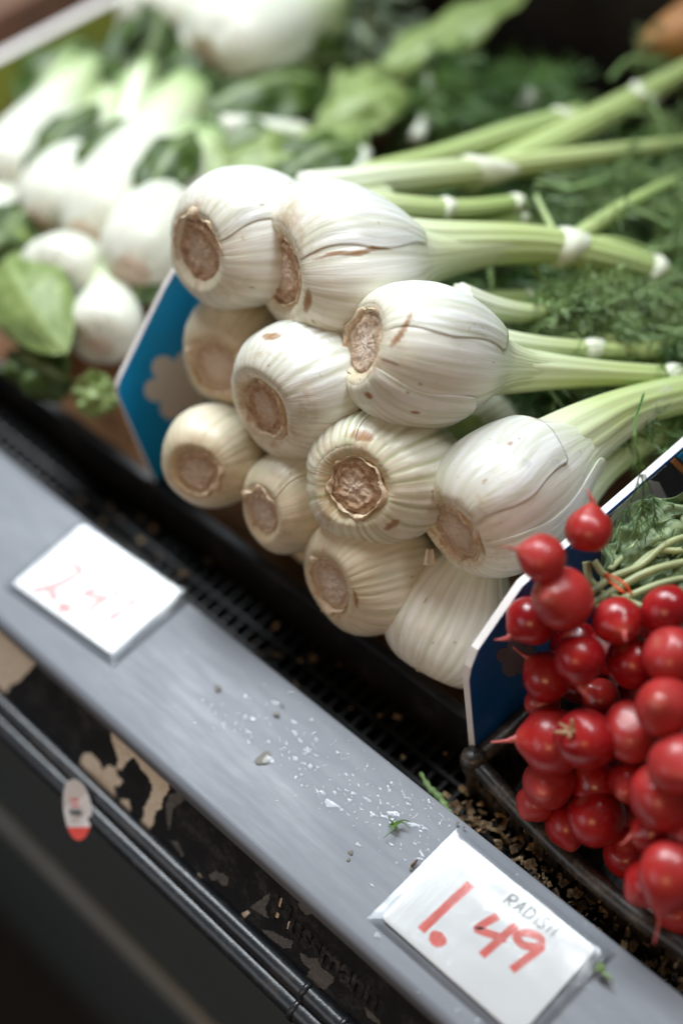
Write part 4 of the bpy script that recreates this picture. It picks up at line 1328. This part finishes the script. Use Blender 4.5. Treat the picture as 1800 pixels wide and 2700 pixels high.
# radish leaves and stems, tied with an orange band
lv = empty('radish_greens', Matrix.Translation(Vector(P(1470, 1330, 0.80))))
tag(lv, 'limp pale radish leaves and stems bunched at the right edge', 'greens')
r = random.Random(33)
for (pts, r0) in (([(1345, 1290, .792), (1352, 1330, .792), (1385, 1365, .79)], .0028), ([(1362, 1290, .792), (1385, 1320, .79), (1420, 1345, .787)], .0026),
                  ([(1345, 1375, .785), (1400, 1330, .79), (1470, 1300, .795), (1530, 1250, .80), (1600, 1225, .81)], .0026),
                  ([(1360, 1390, .785), (1430, 1345, .788), (1500, 1310, .79), (1600, 1285, .80)], .0030),
                  ([(1370, 1400, .782), (1440, 1372, .785), (1520, 1340, .788), (1620, 1320, .795)], .0026),
                  ([(1400, 1372, .782), (1445, 1385, .782), (1480, 1395, .78), (1520, 1380, .78)], .0028),
                  ([(1400, 1310, .80), (1450, 1260, .81), (1490, 1215, .815), (1560, 1190, .82)], .0022),
                  ([(1430, 1330, .795), (1500, 1270, .80), (1560, 1265, .80), (1620, 1250, .805)], .0024)):
    p = catmull([P(*q) for q in pts], 22)
    MB().tube(p, np.linspace(r0, r0 * 0.8, 22), 9, sec=lambda a: 1 - 0.25 * max(0, math.cos(a))).build('stem', RSTEM, lv)


def leaf(parent, base, tip, width, mat, seed, name='leaf', up=None, crinkle=0.12, bow=0.15, nu=20, nv=26, lobe=0.0, thick=0.0006):
    base, tip = np.asarray(base, float), np.asarray(tip, float)
    ax = tip - base
    L = np.linalg.norm(ax)
    ax /= L
    up = np.array([0, 0, 1.0]) if up is None else np.asarray(up, float)
    up = up - ax * (up @ ax)
    up /= np.linalg.norm(up)
    sd = np.cross(ax, up)
    rg = []
    for i in range(nv):
        t = i / (nv - 1)
        w = width * (math.sin(math.pi * min(1, t * 0.93 + 0.07)) ** 0.75) * (1 + lobe * math.sin(t * 26 + seed))
        row = []
        for j in range(nu):
            u = j / (nu - 1) * 2 - 1
            h = bow * L * math.sin(math.pi * t) - 0.22 * w * (abs(u) ** 1.6) * (0.6 + 0.6 * t)
            h += crinkle * width * nz((u * 2.0, t * 4.2, 0), 1.3, seed) * (0.3 + abs(u)) + crinkle * 0.5 * width * math.sin(15 * t + 3 * u + seed) * abs(u) ** 2
            row.append(base + ax * (L * t) + sd * (u * w * 0.5) + up * h)
        rg.append(row)
    return MB().grid(rg, False).build(name, mat, parent, mods=(('SOLIDIFY', dict(thickness=thick)),))


for k, (bx, by, bd, tx, ty, td, w) in enumerate(((1405, 1345, .79, 1560, 1190, .80, .04), (1430, 1300, .80, 1640, 1150, .80, .05), (1440, 1360, .785, 1640, 1290, .785, .035), (1400, 1330, .80, 1500, 1180, .82, .035),
                                                  (1440, 1385, .78, 1650, 1350, .775, .03), (1410, 1360, .79, 1540, 1265, .79, .025), (1470, 1250, .805, 1640, 1210, .80, .04), (1450, 1330, .792, 1600, 1330, .785, .028))):
    leaf(lv, P(bx, by, bd + 0.012), P(tx, ty, td + 0.014), w, RLEAF, k * 2.3 + 1, 'leaf', up=-R_[2] + UP * 0.4, crinkle=0.26, bow=0.06, lobe=0.10, nu=26, nv=40)
bt = empty('rubber_band', Matrix.Translation(Vector(P(1425, 1345, 0.775))))
tag(bt, 'thin orange band tied round the radish stems', 'band')
for pts in ([(1388, 1318, .778), (1400, 1322, .772), (1432, 1340, .768), (1450, 1366, .770)], [(1388, 1322, .778), (1405, 1340, .771), (1425, 1356, .768), (1436, 1362, .770)]):
    p = catmull([P(*q) for q in pts], 16)
    MB().tube(p, np.full(16, 0.00085), 8).build('strand', BAND, bt)

# ------------------------------------------------------------------ pak choi


def pak(label, base, tip, rad, seed, n=7, leaves=True, group='pak choi in the left crate', bulbous=1.0, name='pak_choi', leafmat=None, leafw=1.0, spread=1.0):
    p0, p1 = P(*base), P(*tip)
    L = np.linalg.norm(p1 - p0)
    az = (p1 - p0) / L
    ax = CAM - p0
    ax = ax - az * (ax @ az)
    ax /= np.linalg.norm(ax)
    ay = np.cross(az, ax)
    e = empty(name, Matrix.Translation(Vector(p0)))
    tag(e, label, 'pak choi', group)
    r = random.Random(seed)
    for k in range(n):
        a = k / n * 2 * math.pi + r.uniform(-0.25, 0.25)
        o = ax * math.cos(a) + ay * math.sin(a)
        w = rad * r.uniform(0.62, 0.82)
        pts = [p0 + o * rad * 0.15, p0 + o * rad * 0.46 * bulbous + az * L * 0.12, p0 + o * rad * 0.47 * bulbous + az * L * 0.34, p0 + o * rad * 0.42 + az * L * 0.64, p0 + o * rad * (0.55 * spread) + az * L * r.uniform(0.92, 1.1)]
        p = catmull(pts, 22)
        wd = catmull([(0.50 * w, 0, 0), (0.82 * w, 0, 0), (0.86 * w, 0, 0), (0.72 * w, 0, 0), (0.36 * w, 0, 0)], 22)[:, 0]
        tg, U, V = frames(p)
        rg = []
        for i in range(22):
            nrm_ = o - tg[i] * (o @ tg[i])
            nrm_ /= np.linalg.norm(nrm_)
            sd = np.cross(tg[i], nrm_)
            rg.append([p[i] + sd * wd[i] * math.cos(q) + nrm_ * wd[i] * (0.42 * math.sin(q) - 0.28 * math.cos(q) ** 2) for q in np.linspace(0, 2 * math.pi, 18, endpoint=False)])
        pe = MB().grid(rg, True, True, True).build('petiole', PAK, e)
        if leaves:
            dr = az + o * r.uniform(0.1, 0.5) + np.array([0, 0, r.uniform(-0.2, 0.2)])
            leaf(pe, p[-2], p[-1] + dr / np.linalg.norm(dr) * L * r.uniform(0.5, 0.9), rad * r.uniform(1.6, 2.4) * leafw, leafmat or PLEAF, seed + k, up=o, crinkle=0.09, bow=-0.1)
    g = []
    for q, z in ((0.01, -0.004), (0.5, -0.004), (0.62, 0.0), (0.62, 0.008)):
        g.append([p0 + (ax * math.cos(a) + ay * math.sin(a)) * rad * q * 0.6 + az * z for a in np.linspace(0, 2 * math.pi, 20, endpoint=False)])
    MB().grid(g, True).build('root_plate', ROOT, e)
    return e


pak('white pak choi cropped by the left edge, stems fanning up', (-10, 430, 1.13), (195, 190, 1.20), .042, 1, leaves=False)
pak('second pak choi from the left edge, white stems', (85, 505, 1.10), (285, 245, 1.18), .038, 2)
pak('thick white pak choi in the middle of the left crate', (195, 545, 1.06), (440, 235, 1.16), .046, 3)
pak('pak choi with broad white stems beside the leftmost fennel', (300, 625, 1.02), (480, 350, 1.11), .044, 4, leaves=False)
pak('white pak choi low at the left edge', (-30, 560, 1.12), (70, 380, 1.16), .035, 9, leaves=False)
pak('slender pak choi with thin pale stems standing above the rest', (250, 430, 1.13), (330, 170, 1.18), .022, 5, n=5)
pak('round white pak choi base tipped toward the front, brown root', (118, 655, 1.035), (215, 570, 1.09), .038, 6, leaves=False, bulbous=1.25)
pak('long white pak choi base pointing down beside the round one', (232, 790, 1.01), (270, 640, 1.05), .034, 7, leaves=False, bulbous=1.2)
pak('pale pak choi high in the back row at the top edge', (355, 75, 1.20), (480, -70, 1.27), .055, 11, leaves=False, group='pak choi in the back row')
pak('broad white pak choi in the back row turning green', (480, 130, 1.15), (720, 20, 1.24), .062, 12, leaves=False, group='pak choi in the back row')
pak('blurred pale pak choi head in the back row centre', (690, 335, 1.19), (900, 225, 1.23), .030, 13, n=5, group='pak choi in the back row')

lb = [((735, 305, 1.13), (945, 195, 1.16), .055, PLEAFL), ((760, 250, 1.17), (900, 160, 1.2), .05, PLEAFL), ((330, 470, 1.035), (450, 300, 1.08), .045, PLEAF), ((60, 420, 1.115), (230, 240, 1.135), .040, PLEAF), ((150, 640, 1.045), (330, 690, 1.03), .05, PLEAF), ((300, 690, 1.02), (390, 600, 1.04), .05, PLEAF), ((170, 420, 1.10), (330, 260, 1.12), .035, PLEAF), ((170, 150, 1.22), (330, 190, 1.20), .06, PLEAF), ((240, 260, 1.17), (180, 120, 1.24), .08, PLEAF), ((300, 230, 1.19), (420, 150, 1.24), .07, PLEAF), ((420, 230, 1.17), (450, 30, 1.22), .030, PLEAF),
      ((470, 250, 1.13), (760, 190, 1.18), .075, PLEAF), ((480, 330, 1.09), (720, 330, 1.12), .07, PLEAF), ((430, 390, 1.07), (640, 420, 1.08), .07, PLEAFL), ((560, 250, 1.16), (700, 120, 1.25), .07, PLEAFL),
      ((520, 390, 1.06), (760, 380, 1.08), .06, PLEAFL), ((430, 260, 1.15), (560, 340, 1.11), .05, PLEAF), ((640, 410, 1.05), (850, 330, 1.09), .06, PLEAF), ((60, 260, 1.22), (200, 90, 1.26), .07, PLEAF),
      ((700, 380, 1.08), (830, 290, 1.12), .055, PLEAFL), ((330, 330, 1.13), (440, 210, 1.17), .05, PLEAFL), ((560, 180, 1.2), (760, 230, 1.2), .05, PLEAF), ((120, 330, 1.18), (260, 200, 1.22), .06, PLEAFL)]
WORDS = ['pale leaf over the blurred head at the back centre', 'pale leaf below the frilly greens at the back centre', 'dark leaf between the broad stems and the leftmost fennel', 'dark leaf between the first and second white heads', 'dark leaf in the gap between the round and the long base', 'dark leaf behind the blue board under the broad stems', 'dark leaf between the second and the thick white head', 'rolled dark leaf beside the lime board', 'dark loose leaf above the left stems', 'curled dark leaf behind the slender stems', 'dark upright leaf between the white back row heads', 'wide dark leaf over the middle of the heap',
         'dark leaf in the shadow above the top fennel', 'pale green leaf lying against the leftmost fennel', 'pale leaf under the broad white head', 'pale leaf tip just above the top fennel bulb', 'dark leaf beside the broad stems',
         'dark leaf behind the topmost fennel bulb', 'dark leaf in front of the lime board', 'pale leaf beside the blurred pale head', 'pale leaf between the slender and thick stems', 'dark leaf below the broad white head', 'pale leaf above the second white head']
for k, (a, c, w, mt) in enumerate(lb):
    o = leaf(None, P(*a), P(*c), w, mt, k * 1.7 + 3, 'pak_choi_leaf', up=-R_[2] + UP * 0.5, crinkle=0.10, bow=0.16)
    tag(o, WORDS[k], 'leaf', 'loose pak choi leaves')
# pale stem lying across
b = MB().tube(catmull([P(510, 292, 1.10), P(600, 300, 1.11), P(700, 312, 1.12)], 14), 0.010, 12, a=list(np.linspace(0.5, 0.8, 14)))
tag(b.build('cut_stem', PAK, None), 'pale cut stem lying across the dark leaves', 'stem')
# leaves spilling over the left crate front
o = leaf(None, P(15, 590, 1.05), P(150, 815, 0.985), .062, PLEAFL, 4.2, 'pak_choi_leaf', up=-R_[2], crinkle=0.04, bow=0.14, thick=0.002)
tag(o, 'big pale green leaf drooping below the round white base', 'leaf', 'loose pak choi leaves')
o = leaf(None, P(170, 890, 0.99), P(272, 925, 0.985), .032, PLEAFL, 7.1, 'pak_choi_leaf', up=-R_[2], crinkle=0.3, bow=0.15)
tag(o, 'small crumpled green leaf on the crate liner by the blue board', 'leaf', 'loose pak choi leaves')
o = leaf(None, P(-30, 590, 1.08), P(70, 470, 1.10), .07, PLEAF, 2.1, 'pak_choi_leaf', up=-R_[2], crinkle=0.2)
tag(o, 'dark leaf cropped at the left edge under the white stems', 'leaf', 'loose pak choi leaves')
o = leaf(None, P(30, 800, 1.03), P(165, 880, 1.0), .05, PLEAF, 9.1, 'pak_choi_leaf', up=-R_[2], crinkle=0.3)
tag(o, 'dark green leaf scrap on the left crate front', 'leaf', 'loose pak choi leaves')
o = leaf(None, P(-10, 520, 1.10), P(60, 560, 1.08), .04, PLEAFL, 5.5, 'pak_choi_leaf', up=-R_[2], crinkle=0.2)
tag(o, 'pale leaf at the left edge beside the round base', 'leaf', 'loose pak choi leaves')

# ------------------------------------------------------------------ frilly greens and big leaf at the back
kg = empty('leafy_greens', Matrix.Translation(Vector(P(850, 130, 1.3))))
tag(kg, 'wet frilly grey green leaves at the back centre', 'greens')
r = random.Random(77)
for k in range(26):
    x, y = r.uniform(680, 960), r.uniform(-40, 260)
    q = P(x, y, r.uniform(1.24, 1.36))
    dr = RIGHT * r.uniform(-1, 1) + UP * r.uniform(-1, 1) - R_[2] * r.uniform(0, 0.6)
    leaf(kg, q, q + dr / np.linalg.norm(dr) * r.uniform(0.04, 0.07), r.uniform(0.04, 0.06), CABB, k * 1.1, 'leaf', up=-R_[2], crinkle=0.6, bow=0.1, nu=14, nv=16, lobe=0.15)
o = leaf(None, P(880, 150, 1.15), P(1215, -40, 1.18), .066, PLEAFL, 1.5, 'broad_leaf', up=-R_[2] * 0.6 + UP, crinkle=0.10, bow=0.05)
tag(o, 'large pale green leaf arching over the dark greens at top centre', 'leaf')
bg = empty('dark_greens', Matrix.Translation(Vector(P(1050, 220, 1.22))))
tag(bg, 'dark leafy bunch under the large pale leaf at top centre', 'greens')
for k in range(16):
    x, y = r.uniform(900, 1210), r.uniform(150, 350)
    q = P(x, y, 1.16 + 0.0004 * (350 - y) + r.uniform(0, 0.06))
    dr = RIGHT * r.uniform(-0.5, 1) + UP * r.uniform(-0.3, 1)
    leaf(bg, q, q + dr / np.linalg.norm(dr) * r.uniform(0.05, 0.09), r.uniform(0.035, 0.055), PLEAF, k * 1.9 + 40, 'leaf', up=-R_[2], crinkle=0.3, bow=0.1, nu=14, nv=16)
for pts, r0 in (([(955, 320, 1.12), (1000, 240, 1.14), (1030, 150, 1.17)], .0060), ([(1000, 240, 1.14), (985, 190, 1.15), (975, 150, 1.16)], .0045), ([(820, 420, 1.06), (835, 350, 1.08)], .006), ([(1200, 250, 1.12), (1225, 215, 1.12)], .008)):
    p = catmull([P(*q) for q in pts], 14)
    MB().tube(p, np.full(14, r0), 12, a=list(np.linspace(.55, .75, 14))).build('stem', PAK, bg)
b = MB()
r = random.Random(78)
for i in range(120):
    q = P(r.uniform(950, 1240), r.uniform(210, 400), r.uniform(1.10, 1.2))
    sprig(b, q, RIGHT * r.uniform(-.3, 1) + UP * r.uniform(0, 1), r.uniform(.03, .06), r, 0.0010, 8, 8, .2, .0006)
tag(b.build('back_fronds', FROND, None, smooth=False), 'blurred dark fronds at the back of the crates', 'fronds', kind='stuff')
# tan root at upper right and brown box at upper left
b = MB()
c = P(1590, 105, 1.13)
rg = []
for i in range(22):
    t = i / 21
    rad = 0.031 * math.sin(math.pi * (0.03 + 0.94 * t)) ** 0.6
    rg.append([c + RIGHT * (0.15 * (t - 0.28)) + UP * (0.05 * t) + (UP * math.cos(a) + R_[2] * math.sin(a)) * rad * (1 + 0.06 * math.sin(3 * a + 5 * t)) for a in np.linspace(0, 2 * math.pi, 24, endpoint=False)])
tag(b.grid(rg, True, True, True).build('sweet_potato', TAN, None), 'blurred orange tan root at the dark upper right edge', 'sweet potato')
bx = empty('cardboard_box', Matrix.Translation((-1.05, 0.5, -0.05)))
tag(bx, 'reddish brown cardboard box beyond the lime board, upper left', 'box')
MB().box((-1.28, 0.28, -0.055), (-0.86, 0.69, 0.06)).build('carton', BROWN, bx, smooth=False)
for y0, y1 in ((0.282, 0.48), (0.488, 0.688)):
    MB().box((-1.276, y0, 0.0602), (-0.862, y1, 0.063)).build('flap', BROWN, bx, smooth=False)

# ------------------------------------------------------------------ husk chips, water
b = MB()
r = random.Random(12)
for i in range(680):
    x = r.uniform(-0.45, 0.20) if i % 3 else r.uniform(-0.02, 0.19)
    y = r.uniform(0.084, 0.110 if x > -0.02 else 0.132)
    if r.random() < 0.86 and x < -0.03:
        continue
    z = r.uniform(-0.042, -0.034) if r.random() < 0.8 else -0.052
    if x > -0.03 and r.random() < 0.75:
        z = r.uniform(-0.036, -0.024)
    s = 0.001 + 0.0032 * r.random() ** 1.6
    a, tl, cu = r.uniform(0, 6.28), r.uniform(-0.7, 0.7), r.uniform(-1, 1)
    ex = np.array([math.cos(a), math.sin(a), tl * 0.6])
    ey = np.array([-math.sin(a), math.cos(a), r.uniform(-.7, .7)]) * r.uniform(.22, .8)
    o_ = np.array([x, y, z + s * 0.4])
    rg = []
    for u in (-1, 0, 1):
        rg.append([o_ + ex * s * u * r.uniform(.7, 1) + ey * s * v * r.uniform(.7, 1) + np.array([0, 0, cu * s * 0.5 * (1 - u * u)]) for v in (-1, 0, 1)])
    b.grid(rg, False)
tag(b.build('husk_debris', CHIP, None, smooth=False, mods=(('SOLIDIFY', dict(thickness=0.0006)),)), 'tan dry husk chips scattered over the black grille', 'debris', kind='stuff')


def drop(b, c, rx, ry, h, rot, seed, nrm3=(0, 0, 1)):
    n3 = np.asarray(nrm3, float)
    n3 = n3 / np.linalg.norm(n3)
    e1 = np.cross(n3, [0.3, 1, 0.2])
    e1 /= np.linalg.norm(e1)
    e2 = np.cross(n3, e1)
    cr, sr = math.cos(rot), math.sin(rot)
    rg = []
    for q, z in ((1.0, -0.02), (0.97, 0.35), (0.80, 0.72), (0.5, 0.93), (0.04, 1.0)):
        row = []
        for k in range(12):
            a = k / 12 * 2 * math.pi
            w = 1 + 0.22 * math.sin(2 * a + seed) * 0.6 + 0.15 * math.sin(3 * a + 2 * seed)
            x, y = rx * q * w * math.cos(a), ry * q * w * math.sin(a)
            row.append(c + e1 * (x * cr - y * sr) + e2 * (x * sr + y * cr) + n3 * z * h)
        rg.append(row)
    b.grid(rg, True, False, True)


b = MB()
r = random.Random(3)
for i in range(420):
    t = r.random() ** 0.6
    x = 420 + t * 640 + r.gauss(0, 40)
    y = 1560 + t * 400 + r.gauss(0, 40 + 34 * t)
    q = onplane(x, y, (0, 0, 0.0001), (0, 0, 1))
    q[2] = railz(q[1]) + 0.0001
    if not (-0.012 < q[1] < 0.078) or (q[0] > -0.003 and 0 < q[1] < 0.077):
        continue
    s = min(0.0026, 0.0003 + r.expovariate(1 / 0.00045))
    drop(b, q, s * r.uniform(.8, 2.0), s, s * 0.2, r.uniform(-0.6, 0.6), i)
for x, y, s in ((762, 1848, .0036), (615, 1745, .0034), (905, 1870, .003), (950, 1895, .0028)):
    drop(b, onplane(x, y, (0, 0, 0.0001), (0, 0, 1)), s * 1.5, s, s * 0.10, 0.5, x)
for i in range(70):
    q = np.array([r.uniform(0.0, 0.24), r.uniform(-0.012, 0.079), 0.0028 if r.random() < 2 else 0])
    inside = 0.002 < q[0] < 0.108 and 0.002 < q[1] < 0.075
    q[2] = 0.0027 if inside else railz(q[1]) + 0.0001
    s = min(0.002, 0.0004 + r.expovariate(1 / 0.0005))
    drop(b, q, s * r.uniform(.8, 1.7), s, s * 0.2, r.uniform(0, 3), i)
for i in range(70):
    q = np.array([r.uniform(-0.62, -0.02), r.choice((0.0850, 0.0995, 0.1145, 0.0815, 0.137)), -0.0424])
    q[2] = -0.0424 if q[1] < 0.13 and q[1] > 0.083 else (0.0001 if q[1] > 0.13 else railz(0.0805))
    drop(b, q, 0.0012 * r.uniform(.6, 1.6), 0.001 * r.uniform(.6, 1.4), 0.0006, 0, i)
tag(b.build('water_drops', WATER, None), 'water droplets and smears on the grey ledge and card sleeve', 'water', kind='stuff')


def bulb_drops(fe, lst):
    e, f = fe
    b = MB()
    M = np.array(WM[e.name])
    for k, (a, t, s) in enumerate(lst):
        th = math.radians(a)
        c = f(th, t, 0.0016, False)
        n3 = np.cross(f(th + 0.02, t, 0, False) - f(th - 0.02, t, 0, False), f(th, t + 0.01, 0, False) - f(th, t - 0.01, 0, False))
        drop(b, M[:3, :3] @ c + M[:3, 3], s * 1.3, s, s * 0.28, k, k, M[:3, :3] @ n3)
    b.build('water_bead', WATER, e)


bulb_drops(F9, [(-10, .42, .0026), (2, .50, .003), (14, .36, .0016), (-20, .55, .0014), (30, .58, .0018), (-35, .4, .0012), (8, .62, .0014)])
bulb_drops(F3, [(74, .52, .0026), (82, .5, .0018), (-30, .48, .0012), (-12, .42, .0010), (10, .55, .001)])
bulb_drops(F8, [(-40, .3, .0014), (30, .45, .001), (50, .4, .0012)])
# specks of dirt on the ledge
b = MB()
for (x, y, s) in ((605, 1742, .0042), (635, 1640, .0016), (500, 1580, .002), (805, 1958, .0014), (800, 1975, .001), (648, 1618, .0008), (1050, 1890, .0009), (1065, 1900, .0007), (945, 1995, .0012)):
    c = onplane(x, y, (0, 0, 0.0001), (0, 0, 1))
    drop(b, c, s * 1.2, s, 0.0003, x, y)
MUD = plain('dirt', (0.17, 0.16, 0.14), 0.7, 300, 0.3)
tag(b.build('dirt_specks', MUD, None), 'grey and brown dirt specks on the grey ledge', 'dirt', kind='stuff')
b = MB()
c = onplane(951, 1983, (0, 0, 0.0012), (0, 0, 1))
drop(b, c, 0.0026, 0.0010, 0.0012, 1.9, 2)
tag(b.build('brown_seed', plain('seed_brown', (0.10, 0.05, 0.02), 0.5), None), 'single brown seed on the ledge beside the 1.49 card', 'seed')
b = MB()
c = onplane(1385, 2235, (0, 0, 0.002), (0, 0, 1))
r = random.Random(8)
for k in range(9):
    e_ = c + np.array([r.uniform(-.008, .008), r.uniform(-.003, .004), 0.001])
    thread(b, catmull([c + np.array([r.uniform(-.004, .004), 0, 0]), (c + e_) / 2 + np.array([0, 0, .003]), e_], 6), 0.0012)
tag(b.build('green_scrap', FRONDL, None, smooth=False), 'shrivelled green scrap at the right end of the 1.49 card', 'scrap')
